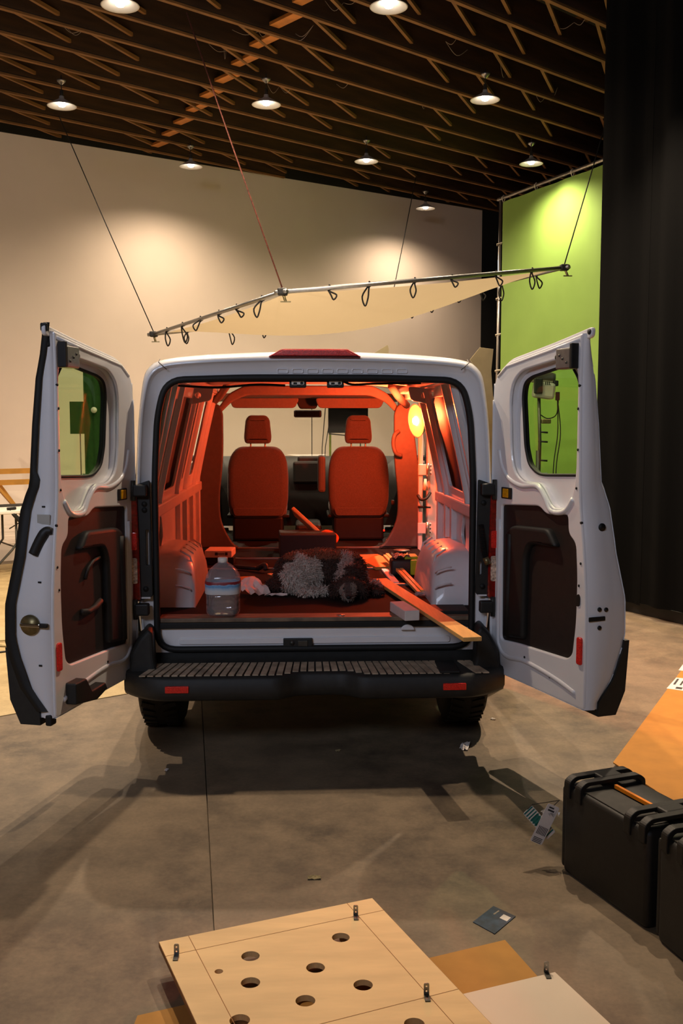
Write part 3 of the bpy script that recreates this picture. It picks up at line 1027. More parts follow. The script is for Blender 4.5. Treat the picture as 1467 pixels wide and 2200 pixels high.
# ---- side walls : pressed inner panels with cut-outs, outer skin behind
def wx(z):
    return .864 - .235 * max(0, (z - 1.28)) ** 1.1
def wall_map(sg, off=0.0):
    return lambda y, z, c: (sg * (wx(z) + off + c), y, z)
for sg in (-1, 1):
    Y1 = 2.74 if sg < 0 else SD0
    # lower lattice
    holes = [rpoly([(.40, .98), (.44, 1.0), (.44, 1.19), (.40, 1.19)], .01),
             rpoly([(.56, 1.0), (.63, 1.02), (.72, 1.08), (.66, 1.20), (.60, 1.23), (.55, 1.10)], .03)]
    if sg < 0:
        holes += [rect(1.40, .80, 1.66, 1.19, .03), rect(1.78, .80, 2.08, 1.20, .03), rect(2.20, .80, 2.52, 1.21, .04)]
    else:
        holes += [rect(1.0, 1.05, 1.10, 1.19, .02), rect(1.22, .82, 1.44, 1.19, .03)]
    MB().plate(rect(.06, FZ - .01, Y1, 1.27), holes, .02, wall_map(sg), bev=.005).build('side_panel', M['paint_in'], van)
    # upper panel with window pressings
    holes = []
    if sg < 0:
        holes = [rect(.30, 1.36, .42, 1.86, .03), rect(.58, 1.34, 1.18, 1.88, .05), rect(1.42, 1.36, 1.60, 1.90, .03), rect(1.96, 1.36, 2.24, 1.88, .05), rect(2.42, 1.38, 2.54, 1.58, .03), rect(2.42, 1.64, 2.54, 1.84, .03)]
    else:
        holes = [rect(.22, 1.36, .34, 1.84, .03), rect(.52, 1.34, 1.12, 1.88, .05)]
    z_cuts = [1.25, 1.36, 1.5, 1.65, 1.8, 1.97]
    MB().plate(rect(.06, 1.25, Y1, 1.97), holes, .02, wall_map(sg), bev=.005).build('upper_side_panel', M['paint_in'], van)
    # ribs standing proud
    ribs = (.16, .49, 1.28, 1.72, 2.30, 2.62) if sg < 0 else (.12, .43, 1.22, 1.52)
    for y in ribs:
        pts = [(sg * (wx(z) - .012), y - .05 * (z - 1.2), z) for z in [1.24 + .73 * q / 10 for q in range(11)]]
        mbb = MB()
        w_ = .035
        mbb.grid([[(p[0] + sg * .02, p[1] - w_, p[2]), (p[0] - sg * .012, p[1] - w_ * .6, p[2]), (p[0] - sg * .012, p[1] + w_ * .6, p[2]), (p[0] + sg * .02, p[1] + w_, p[2])] for p in pts])
        mbb.build('wall_rib', M['paint_in'], van)
    # belt rail
    pts = [(sg * .858, .06, 1.26), (sg * .858, Y1, 1.24)]
    MB().beam(pts[0], pts[1], .05, .07, bev=.01).build('belt_rail', M['paint_in'], van)
    # lower posts, only partly hiding the outer skin
    for y in ((1.34, 1.72, 2.14, 2.58) if sg < 0 else (.92, 1.16, 1.5)):
        MB().beam((sg * .852, y, FZ + .28 if y < 1.3 else FZ), (sg * .852, y, 1.24), .04, .07, up=(0, 1, 0), bev=.008).build('lower_post', M['paint_in'], van)
    # inner face of the outer skin
    Yq = [.06, .5, 1.0, Y1]
    mbk = MB()
    mbk.grid([[(sg * (wx(z) + .085), y, z) for z in (.6, .9, 1.2, 1.4, 1.6, 1.8, 1.98)] for y in Yq])
    mbk.build('skin_lining', M['lining'], van)
    # rear corner closing: opening edge to side wall
    mbc = MB()
    col0, col1 = [], []
    for q in range(15):
        z = FZ + (1.93 - FZ) * q / 14
        xo = .812 if z < 1.45 else (.812 - .019 * (z - 1.45) / .33 if z < 1.78 else .793 - .06 * (z - 1.78) / .16)
        col0.append((sg * xo, .03, z))
        col1.append((sg * (wx(z) + .005), .10, z))
    mbc.grid([col0, col1])
    mbc.build('corner_panel', M['paint_in'], van)
# roof lining, bows
mbr = MB()
mbr.grid([[(x, y, 2.055 - .045 * (abs(x) / .8) ** 3) for x in (-.82, -.6, -.3, 0, .3, .6, .82)] for y in (.05, .9, 1.8, 2.7, 3.4)])
mbr.build('roof_panel', M['trim_grey'], van)
for y in (.12, .75, 1.35, 1.95, 2.5):
    mbb = MB()
    mbb.grid([[(x, y - .05, 2.045 - .05 * (abs(x) / .8) ** 3), (x, y - .03, 2.015 - .05 * (abs(x) / .8) ** 3), (x, y + .03, 2.015 - .05 * (abs(x) / .8) ** 3), (x, y + .05, 2.045 - .05 * (abs(x) / .8) ** 3)] for x in [-.82 + q * .164 for q in range(11)]])
    mbb.build('roof_bow', M['paint_in'], van)
for sg in (-1, 1):
    MB().beam((sg * .725, .06, 1.965), (sg * .725, 2.8, 1.965), .10, .05, bev=.012).build('roof_rail', M['paint_in'], van)
    MB().tube([(sg * .60, 2.3, 1.995), (sg * .66, 2.45, 1.93), (sg * .76, 2.72, 1.86)], .028, 10).build('roof_brace', M['head'], van)
    # pressed gusset under the header corner
    MB().plate(rpoly([(.62, 1.87), (.76, 1.84), (.78, 1.94), (.60, 1.955)], .02), [circle(.70, 1.90, .018, 12)], .03, lambda a, b, c, sg=sg: (sg * a, 1.18 + c, b), bev=.006).build('corner_gusset', M['paint_in'], van)
# rear header with the two latch strikers
hd = MB().box((0, .10, 1.958), (1.42, .06, .03), bev=.006).build('header_rail', M['trim_dark'], van)
for x in (-.085, .105):
    k = MB().box((x, .055, 1.938), (.085, .05, .052), bev=.006).build('striker_housing', M['plastic'], hd)
    MB().plate(rect(x - .032, 1.926, x + .032, 1.950, .006), [rect(x - .022, 1.926, x - .004, 1.938, .003), circle(x + .02, 1.934, .008, 10)], .008, lambda a, b, c: (a, .022 + c, b), bev=.001).build('striker_clip', M['white_enamel'], k)
# cables along the header
MB().tube(smooth_path([(-.70, .13, 1.925), (-.5, .12, 1.915), (-.3, .13, 1.93), (-.15, .12, 1.925)], 6), .006, 6).build('header_cable', M['rubber'], van)
MB().tube(smooth_path([(.15, .11, 1.945), (.2, .10, 1.93), (.3, .12, 1.935), (.55, .13, 1.94)], 6), .006, 6).build('header_cable', M['rubber'], van)

# ---- cab bulkhead frame : pillars, headliner arch
for sg in (-1, 1):
    prof = [(.665, 1.80), (.665, 1.45), (.70, 1.15), (.695, .95), (.60, .78), (.55, .745), (.86, .745), (.87, 1.3), (.80, 1.85), (.70, 1.88)]
    MB().plate(rpoly(prof, [.03, .2, .2, .1, .08, .01, .01, .2, .05, .05], 4), [], .05, lambda a, b, c, sg=sg: (sg * a, 2.74 + c, b), bev=.012).build('pillar_trim', M['trim_grey'], van)
arch = rpoly([(-.74, 1.80), (-.62, 1.955), (-.5, 2.015), (.5, 2.015), (.62, 1.955), (.74, 1.80), (.70, 1.79), (.60, 1.89), (.48, 1.94), (-.48, 1.94), (-.60, 1.89), (-.70, 1.79)], .04, 4)
MB().plate(arch, [], .06, lambda a, b, c: (a, 2.80 + c, b), bev=.015).build('headliner_arch', M['head'], van)
mbh = MB()
mbh.grid([[(x, y, z - .03 * (abs(x) / .75) ** 3) for x in (-.76, -.5, -.25, 0, .25, .5, .76)] for y, z in ((2.86, 1.975), (3.2, 1.97), (3.5, 1.93))])
mbh.build('headliner', M['head'], van)
for x in (-.36, .36):
    MB().plate(rpoly([(x - .27, 1.845), (x + .25, 1.845), (x + .29, 1.93), (x - .30, 1.93)], .03, 4), [], .03, lambda a, b, c: (a, 3.36 + c, b), bev=.01).build('sun_visor', M['head'], van)
rm = MB().box((0.0, 3.62, 1.80), (.24, .03, .065), bev=.018, seg=3).build('rear_view_mirror', M['plastic'], van)
MB().box((0.0, 3.603, 1.80), (.21, .004, .048), bev=.002).build('mirror_glass', M['mirror'], rm)
MB().plate(rpoly([(-.12, 1.95), (.12, 1.95), (.07, 1.84), (-.07, 1.84)], .02), [], .05, lambda a, b, c: (a, 3.55 + c, b), bev=.01).build('camera_pod', M['plastic'], van)
MB().tube(smooth_path([(.70, 2.72, 1.66), (.665, 2.70, 1.63), (.655, 2.70, 1.56), (.675, 2.70, 1.49), (.72, 2.72, 1.47)], 5), .016, 10).build('grab_handle', M['trim_grey'], van)
# dash, steering wheel, console
mbd = MB()
mbd.grid([[(x, y, z) for x in (-.93, -.4, 0, .4, .93)] for y, z in ((3.88, .80), (3.86, 1.15), (3.90, 1.32), (4.0, 1.42), (4.28, 1.40))])
ds = mbd.build('dashboard', M['trim_dark'], van)
MB().box((0, 3.86, 1.28), (.26, .05, .20), bev=.02).build('centre_stack', M['trim_dark'], ds)
MB().box((0.02, 3.90, 1.39), (.22, .06, .07), bev=.02).build('display_pod', M['plastic'], ds)
for x in (-.42,):
    MB().tube([(x + .19 * cos(t * pi / 14), 3.72 + .06 * sin(t * pi / 14), 1.30 + .19 * sin(t * pi / 14)) for t in range(28)], .016, 8, closed=True).build('steering_wheel', M['plastic'], van)
MB().box((0, 3.45, .80), (.22, .5, .16), bev=.03).build('console', M['trim_dark'], van)
MB().box((0, 3.45, FZ - .01), (1.75, 1.2, .03)).build('cab_floor', M['rubber'], van)
for sg in (-1, 1):
    mbk = MB()
    mbk.grid([[(sg * .90, y, z) for z in (.74, 1.0, 1.25, 1.40)] for y in (2.82, 3.3, 4.1)])
    mbk.build('cab_door_panel', M['trim_dark'], van)

# ---- seats
def make_seat(x, lab):
    s = thing('cab_seat', (x, 3.3, FZ), None, None)
    s.parent = van
    s.matrix_parent_inverse = Matrix.Translation(-WL[van.name])
    tag(s, label=lab)
    back = rpoly([(-.205, .93), (.205, .93), (.25, 1.05), (.255, 1.30), (.235, 1.44), (.17, 1.525), (-.17, 1.525), (-.235, 1.44), (-.255, 1.30), (-.25, 1.05)], .06, 4)
    MB().plate(back, [], .13, lambda a, b, c: (x + a, 3.20 + c + .22 * (b - .93) ** 2, b), bev=.05, res=4).build('backrest', M['seat'], s, smooth=True)
    hr = rpoly([(-.105, 1.550), (.105, 1.550), (.115, 1.60), (.10, 1.75), (.07, 1.785), (-.07, 1.785), (-.10, 1.75), (-.115, 1.60)], .035, 4)
    MB().plate(hr, [], .11, lambda a, b, c: (x + a, 3.27 + c, b), bev=.04, res=4).build('headrest', M['seat'], s, smooth=True)
    for q in (-.06, .06):
        MB().cyl((x + q, 3.33, 1.45), (x + q, 3.33, 1.60), .007, n=8).build('headrest_post', M['steel'], s)
    MB().plate(rpoly([(-.19, .955), (.19, .955), (.21, 1.02), (-.21, 1.02)], .02), [], .012, lambda a, b, c: (x + a, 3.195 + c, b), bev=.004).build('lower_back_panel', M['seat'], s)
    MB().box((x, 3.50, 1.00), (.48, .5, .13), bev=.05, seg=3).build('seat_cushion', M['seat'], s)
    MB().box((x, 3.44, .845), (.42, .42, .20), bev=.02).build('pedestal', M['trim_dark'], s)
    MB().box((x, 3.46, .945), (.52, .40, .03), bev=.01).build('seat_rail', M['rubber'], s)
    return s
make_seat(-.42, 'driver seat in shade, fabric bucket seat with headrest')
make_seat(.42, 'passenger seat strongly lit red orange, fabric bucket seat with headrest')
MB().box((.11, 3.30, 1.30), (.06, .30, .30), bev=.02).build('armrest', M['trim_grey'], van)
MB().cyl((.69, 3.22, 1.06), (.715, 3.22, 1.06), .022, n=12).build('seat_knob', M['trim_grey'], van)
MB().box((.62, 3.1, .84), (.012, .01, .012)).build('seat_led', M['redled'], van)
MB().box((.69, 2.80, .78), (.16, .02, .05), bev=.008).build('step_light', M['grey_panel'], van)

# ---- hinged side cargo door, opened outwards at the right pillar
sdoor = thing('side_door', (.95, SD1, .5), None, None)
sdoor.parent = van
sdoor.matrix_parent_inverse = Matrix.Translation(-WL[van.name])
tag(sdoor, label='white hinged side cargo door standing open')
swing = radians(12)
def sdm(u, z, c):
    return (.935 + u * cos(swing) - c * sin(swing), SD1 + .03 + u * sin(swing) + c * cos(swing), z)
MB().plate(rect(0, .52, .62, 1.88, .06), [rect(.08, 1.36, .54, 1.80, .05)], .06, sdm, bev=.012).build('door_panel', M['paint_in'], sdoor)
MB().plate(rect(.07, 1.35, .55, 1.81, .05), [], .006, lambda u, z, c: sdm(u, z, c + .04)).build('door_glass', M['glass_van'], sdoor)
for z in (1.36, .90):
    h = MB().box((.905, SD1 - .015, z), (.11, .02, .085), bev=.005).build('hinge', M['paint_in'], sdoor)
    MB().cyl((.925, SD1 - .03, z - .05), (.925, SD1 - .03, z + .05), .014, n=10).build('hinge_pin', M['alu'], sdoor)
    for q in (-.03, 0, .03):
        MB().cyl((.948, SD1 - .028, z + q), (.948, SD1 - .02, z + q), .006, n=8).build('hinge_bolt', M['steel_dark'], sdoor)
MB().tube(smooth_path([(.85, SD1 - .02, 1.16), (.87, SD1 - .06, 1.13), (.91, SD1 - .07, 1.14), (.945, SD1 - .03, 1.18)], 6), .012, 8).build('check_strap', M['rubber'], sdoor)
MB().tube([(.85, SD1 - .03, 1.07), (.95, SD1 - .03, 1.065)], [.010, .007], 8).build('check_strap', M['rubber'], sdoor)
MB().cyl((.905, SD1 - .04, 1.20), (.905, SD1 - .04, 1.29), .022, .010, n=10).build('wiring_boot', M['white_cloth'], sdoor)
# white door aperture edge of the body, front post of the opening
MB().box((.872, SD1 + .01, 1.30), (.035, .05, 1.16), bev=.008).build('aperture_post', M['paint_in'], van)
MB().box((.80, (SD0 + SD1) / 2, 1.925), (.14, SD1 - SD0 + .05, .05), bev=.01).build('aperture_header', M['paint_in'], van)
MB().box((.89, SD0 + .0, 1.30), (.07, .05, 1.14), bev=.012).build('aperture_post', M['paint_in'], van)
MB().box((.90, (SD0 + SD1) / 2, .60), (.12, SD1 - SD0, .06), bev=.01).build('side_step', M['trim_dark'], van)

# ---- rear doors
TTAB = [(.43, .07), (.50, .073), (.60, .15), (.733, .199), (.80, .215), (.96, .21), (1.17, .172), (1.37, .158), (1.45, .130), (1.47, .117), (1.73, .10), (1.93, .08), (2.03, .055), (2.17, .03)]
UTAB = [(.45, .79), (.96, .79), (1.21, .76), (1.40, .725), (1.95, .71), (2.17, .72)]
def rear_door(sg, ang, lab):
    a_ = radians(ang)
    Hx, Hy = sg * .915, -.03
    dx, dy = sg * sin(a_), -cos(a_)
    nx, ny = sg * cos(a_), sin(a_)
    def W(u, z, n):
        return (Hx + dx * u + nx * n, Hy + dy * u + ny * n, z)
    d = thing('rear_door', (Hx + dx * .4, Hy + dy * .4, .45), None, None)
    d.parent = van
    d.matrix_parent_inverse = Matrix.Translation(-WL[van.name])
    tag(d, label=lab)
    t_ = lambda z: interp(TTAB, z)
    ue = lambda z: interp(UTAB, z)
    # inner pressed panel
    contour = rpoly([(-.035, .50), (.0, .462), (.79, .468), (.79, .96), (.76, 1.21), (.725, 1.40), (.71, 1.95), (.715, 2.125), (.47, 2.085), (.08, 2.03), (-.02, 1.96), (-.04, 1.87)],
                    [.03, .03, .02, .1, .1, .1, .1, .01, .1, .06, .05, .05], 4)
    recess = rpoly([(.655, 2.035), (.46, 2.015), (.22, 1.985), (.145, 1.93), (.125, 1.85), (.14, 1.60), (.17, 1.50), (.25, 1.452), (.385, 1.457), (.445, 1.41), (.505, 1.345), (.62, 1.355), (.672, 1.42), (.69, 1.52), (.69, 1.95)],
                   [.02, .1, .06, .05, .06, .1, .06, .06, .05, .05, .05, .05, .05, .1, .05], 4)
    window = rpoly([(.58, 2.00), (.46, 1.985), (.25, 1.955), (.195, 1.93), (.18, 1.865), (.21, 1.62), (.245, 1.535), (.32, 1.495), (.38, 1.49), (.675, 1.505), (.675, 1.80), (.645, 1.93)], .03, 4)
    trim = rpoly([(.062, 1.325), (.40, 1.347), (.46, 1.312), (.635, 1.325), (.642, 1.24), (.70, 1.205), (.715, 1.05), (.712, .85), (.69, .70), (.65, .672), (.23, .655), (.07, .64)],
                 [.02, .03, .03, .02, .03, .03, .05, .05, .04, .03, .05, .03], 4)
    MB().plate(contour, [recess, trim], .026, W and (lambda u, z, c: W(u, z, c)), bev=.009, res=3).build('inner_panel', M['paint'], d)
    # recessed window surround and its side walls
    rec_b = [(p[0], p[1]) for p in recess]
    MB().plate(rpoly([(-.01, 1.32), (.71, 1.32), (.705, 2.06), (.1, 2.02), (-.01, 1.93)], .01), [window], .012, lambda u, z, c: W(u, z, .040 + c), bev=.004).build('window_surround', M['paint'], d)
    mb = MB()
    mb.grid([[W(u, z, .010) for u, z in rec_b], [W(u, z, .045) for u, z in rec_b]], closed_u=True)
    mb.build('recess_wall', M['paint'], d)
    mb = MB()
    mb.grid([[W(u, z, .045) for u, z in window], [W(u, z, .066) for u, z in window]], closed_u=True)
    mb.build('window_reveal', M['rubber'], d)
    MB().tube([W(u, z, .042) for u, z in window], .008, 6, closed=True).build('window_rubber', M['rubber'], d)
    g = MB()
    cz = 1.75
    cu_ = .42
    gn = lambda z: .072
    g.plate([(cu_ + (u - cu_) * 1.06, cz + (z - cz) * 1.04) for u, z in window], [], .004, lambda u, z, c: W(u, z, gn(z) - .012 + c))
    g.build('window_glass', M['glass_van'], d)
    # raised bead along the ledge
    led = smooth_path([Vector((*p, 0)) for p in [(.03, 1.60), (.06, 1.52), (.125, 1.462), (.24, 1.432), (.375, 1.438), (.44, 1.395), (.50, 1.332), (.61, 1.340), (.672, 1.40)]], 6)
    MB().tube([W(p.x, p.y, .004) for p in led], .013, 8).build('pressed_bead', M['paint'], d)
    bead = smooth_path([Vector((*p, 0)) for p in [(.045, 1.25), (.04, .70), (.06, .60), (.14, .565), (.30, .58), (.55, .56), (.72, .53)]], 6)
    MB().tube([W(p.x, p.y, .006) for p in bead], .014, 8).build('pressed_bead', M['paint'], d)
    bead = smooth_path([Vector((*p, 0)) for p in [(-.028, 1.85), (-.03, 1.2), (-.028, .56)]], 8)
    MB().tube([W(p.x, p.y, .004) for p in bead], .010, 8).build('pressed_bead', M['paint'], d)
    bead = [(.01, 1.965), (.09, 2.012), (.47, 2.066), (.70, 2.10)]
    MB().tube([W(u, z, .003) for u, z in bead], .009, 8).build('pressed_bead', M['paint'], d)
    # top flange
    MB().plate(rpoly([(.765, 2.152), (.47, 2.102), (.08, 2.046), (-.03, 1.968), (-.02, 1.945), (.10, 2.01), (.47, 2.07), (.76, 2.105)], [.03, .1, .08, .04, .03, .06, .1, .02], 4), [], .02, lambda u, z, c: W(u, z, .018 + c), bev=.006).build('top_flange', M['paint'], d)
    # trim board with a moulded bulge
    tb = MB().plate(trim, [], .008, lambda u, z, c: W(u, z, .012 + c)).build('trim_board', M['hardboard'], d, label='dark hardboard trim panel')
    bulge = rpoly([(.125, 1.20), (.19, 1.235), (.50, 1.25), (.575, 1.17), (.345, 1.16), (.31, 1.10), (.30, .69), (.125, .67)], [.04, .03, .03, .03, .04, .04, .02, .02], 4)
    MB().plate(bulge, [], .05, lambda u, z, c: W(u, z, -.020 + c), bev=.018, res=3).build('moulded_pocket', M['trim_dark'], d, smooth=True)
    MB().tube([W(u, z, -.010) for u, z in ((.165, 1.19), (.168, 1.12), (.160, .9), (.155, .68))], .022, 12).build('moulded_rib', M['trim_dark'], d)
    if sg < 0:
        MB().tube([W(u, z, .006) for u, z in ((.49, 1.03), (.46, 1.075), (.41, 1.10), (.35, 1.11))], .009, 8).build('pocket_rim', M['hardboard'], d)
        MB().tube([W(u, z, .004) for u, z in ((.535, .885), (.47, .875), (.41, .882), (.35, .905))], .015, 8).build('pocket_lip', M['hardboard'], d)
    # free edge face, following the bulged skin
    zs = [.47 + 1.655 * i / 60 for i in range(61)]
    rows = []
    for z in zs:
        t = t_(z)
        u = ue(z)
        rows.append([W(u - .012, z, .006), W(u + .004, z, .012), W(u + .010, z, .3 * t + .01), W(u + .012, z, .55 * t + .01), W(u + .002, z, .72 * t + .008), W(u + .004, z, .9 * t), W(u - .006, z, t)])
    MB().grid(rows).build('door_edge', M['paint'], d)
    # outer skin, window aperture left open
    sk = MB()
    nu, nzv = 26, 56
    def sp_(i, k):
        zt = interp([(0, 1.93), (.1, 2.0), (.16, 2.03), (.6, 2.09), (1.0, 2.13)], i / nu)
        z = .47 + (zt - .47) * k / nzv
        u = -.03 + (ue(z) - .0 + .028) * i / nu
        tt = t_(z) * (.45 + .55 * min(1, (i / nu) * 1.6))
        return u, z, tt
    for i in range(nu):
        for k in range(nzv):
            u, z, tt = sp_(i, k)
            if .14 < u < .68 and 1.47 < z < 1.99:
                continue
            q = [sp_(i, k), sp_(i + 1, k), sp_(i + 1, k + 1), sp_(i, k + 1)]
            sk.add([W(*p) for p in q], [(0, 1, 2, 3)], True)
    # hinge edge and bottom closing
    sk.grid([[W(-.03, z, 0.0), W(-.03, z, t_(z) * .45)] for z in zs if z < 1.94])
    sk.grid([[W(u, .468, 0.0), W(u, .468, t_(.47) * (.45 + .55 * min(1, u / .5)))] for u in (-.03, .2, .4, .6, .79)])
    sk.build('outer_skin', M['paint'], d)
    # black lower cladding
    prof = [(.228, .77), (.212, .54), (.165, .435), (.070, .436), (.074, .50), (.150, .60), (.199, .733), (.203, .77)]
    MB().prism(prof, lambda n_, z, u: W(u, z, n_), .0, .80).build('lower_cladding', M['bumper'], d)
    # seal strip along the closing edge of the left door
    if sg < 0:
        rows = []
        for z in [.50 + 1.66 * i / 50 for i in range(51)]:
            t = t_(z)
            u = ue(z)
            w = .022 if z > 1.5 else .04 if z > .8 else .045
            rows.append([W(u + .016, z, t - w), W(u + .024, z, t - w * .6), W(u + .024, z, t + .004), W(u + .004, z, t + .008)])
        MB().grid(rows).build('edge_seal', M['rubber'], d)
        MB().box(W(.715, 2.095, .035), (.03, .035, .075), bev=.008).build('seal_end_cap', M['rubber'], d)
        MB().box(W(.745, 2.14, .03), (.03, .03, .035), bev=.006).build('corner_bumper', M['rubber'], d)
    rotz = math.atan2(dy, dx)
    RZ = Matrix.Rotation(rotz, 3, 'Z')
    # upper latch
    lt = MB().box(W(.625, 2.02, -.012), (.11, .05, .092), bev=.006, rot=RZ).build('upper_latch', M['steel'], d, label='grey metal door latch')
    MB().cyl(W(.56, 2.03, -.02), W(.545, 2.03, .01), .014, n=10).build('latch_claw', M['steel_dark'], d)
    for q in (-.025, .0, .03):
        MB().cyl(W(.625 + q, 2.02 - q * .6, -.040), W(.625 + q, 2.02 - q * .6, -.034), .006, n=8).build('latch_bolt', M['steel_dark'], d)
    MB().box(W(.685, 2.03, -.012), (.018, .05, .11), bev=.004, rot=RZ).build('latch_side', M['trim_dark'], d)
    # amber side marker and red edge reflector
    am = MB().plate(rect(.065, 1.36, .16, 1.416, .006), [], .012, lambda u, z, c: W(u, z, -.006 + c), bev=.002).build('marker_frame', M['trim_dark'], d)
    MB().plate(rect(.085, 1.366, .135, 1.410, .004), [], .008, lambda u, z, c: W(u, z, -.011 + c), bev=.002).build('amber_reflector', M['amber'], d)
    MB().plate(rect(.735, .668, .772, .792, .012), [], .016, lambda u, z, c: W(u, z, -.010 + c), bev=.005).build('edge_reflector', M['red_lens'], d, label='red door edge reflector')
    # drain holes and plugs on the panel
    for u, z in ((.30, .60), (.52, .555), (.70, .53), (.74, 1.30), (.735, 1.02), (.745, 1.12), (.705, 1.62), (.70, 1.45), (.70, 1.80), (.705, 1.90)):
        MB().cyl(W(u, z, -.003), W(u, z, .006), .006, n=8).build('hole_plug', M['rubber'], d)
    E_ = lambda n_, z: W(ue(z) + .012, z, n_)
    if sg < 0:
        ed = smooth_path([Vector(E_(*p)) for p in ((.012, 1.278), (.04, 1.275), (.066, 1.236), (.092, 1.178))], 6)
        MB().tube(ed, [.014 + .010 * min(1, i / 8) for i in range(len(ed))], 10).build('release_lever', M['plastic'], d)
        lk = MB().cyl(E_(.10, .877), tuple(Vector(E_(.10, .877)) + Vector((dx, dy, 0)) * .012), .044, n=24).build('edge_lock', M['brass'], d)
        MB().box(tuple(Vector(E_(.095, .877)) + Vector((dx, dy, 0)) * .016), (.012, .095, .016), bev=.004, rot=RZ).build('lock_bar', M['chrome'], d)
        MB().box(tuple(Vector(E_(.035, .877)) + Vector((dx, dy, 0)) * .010), (.02, .04, .018), bev=.004, rot=RZ).build('lock_tongue', M['rubber'], d)
        MB().box(E_(.055, 1.326), (.004, .06, .042), rot=RZ).build('data_sticker', M['grey_panel'], d)
        for p in ((.06, 1.38), (.06, 1.06), (.06, .70)):
            MB().box(E_(*p), (.004, .014, .007), rot=RZ).build('edge_slot', M['rubber'], d)
        # lower latch bracket
        MB().plate(rpoly([(.40, .50), (.50, .475), (.70, .505), (.70, .60), (.60, .60), (.55, .53), (.42, .535)], .008), [], .06, lambda u, z, c: W(u, z, -.05 + c), bev=.008).build('lower_latch', M['plastic'], d)
        MB().box(W(.78, .46, .03), (.05, .03, .05), bev=.008, rot=RZ).build('corner_bumper', M['rubber'], d)
    else:
        for p, r_ in (((.095, 1.279), .018), ((.061, .921), .010), ((.096, .918), .010), ((.063, .839), .010)):
            MB().cyl(E_(*p), tuple(Vector(E_(*p)) + Vector((dx, dy, 0)) * .004), r_, n=14).build('edge_plug', M['rubber'], d)
        MB().box(E_(.05, .879), (.008, .085, .020), bev=.003, rot=RZ).build('striker_slot', M['rubber'], d)
        MB().plate(rpoly([(.722, .925), (.745, .93), (.748, .97), (.735, .985), (.72, .97)], .01), [], .006, lambda u, z, c: W(u, z, -.004 + c)).build('access_hole', M['rubber'], d)
        MB().cyl(W(.745, 2.13, .014), W(.745, 2.13, .02), .012, n=12).build('hole_plug', M['rubber'], d)
    return d
rear_door(-1, 16.0, 'left rear van door swung open, with black seal and latch')
rear_door(1, 19.0, 'right rear van door swung open, light film lamp seen through its window')
# ================================================================== THINGS IN THE VAN
# clamp work light with a warm gel
wl = thing('work_light', (.84, 2.36, 1.60), 'glowing orange clamp work light on the right wall inside the van', 'lamp')
wc = Vector((.828, 2.33, 1.745))
wdir = Vector((-.90, -.36, -.10)).normalized()
RQ = wdir.to_track_quat('Z', 'Y').to_matrix()
MB().lathe([(.022, -.08), (.03, -.06), (.06, -.035), (.105, .015), (.124, .046), (.126, .048), (.12, .046), (.10, .018), (.055, -.028), (.0, -.045)], wc, 28, R=RQ).build('reflector', M['alu'], wl)
MB().lathe([(.0, .040), (.117, .042), (.117, .045), (.0, .043)], wc, 28, R=RQ).build('gel_front', M['gel'], wl)
MB().lathe([(.0, .070), (.024, .064), (.034, .046), (.0, .045)], wc, 16, R=RQ).build('bulb', M['gelcore'], wl)
MB().cyl(wc - wdir * .05, wc - wdir * .13, .024, n=14).build('socket', M['plastic'], wl)
MB().beam(wc - wdir * .08, (.87, 2.70, 1.72), .02, .02).build('clamp', M['steel_dark'], wl)
MB().tube(smooth_path([wc - wdir * .13, (.96, 2.56, 1.84), (.88, 2.62, 1.88), (.80, 2.6, 1.90)], 6), .006, 6).build('cord', M['rope'], wl)
ld = bpy.data.lights.new('work_glow', 'POINT')
ld.energy = WORK_W
ld.color = WORK_RGB
ld.shadow_soft_size = 0.05
lo = bpy.data.objects.new('work_light_glow', ld)
COL.objects.link(lo)
lo.location = wc + wdir * .19
lo.rotation_euler = (-wdir).to_track_quat('Z', 'Y').to_euler()
WL[lo.name] = Vector(lo.location)
lo.parent = wl
lo.matrix_parent_inverse = Matrix.Translation(-WL[wl.name])
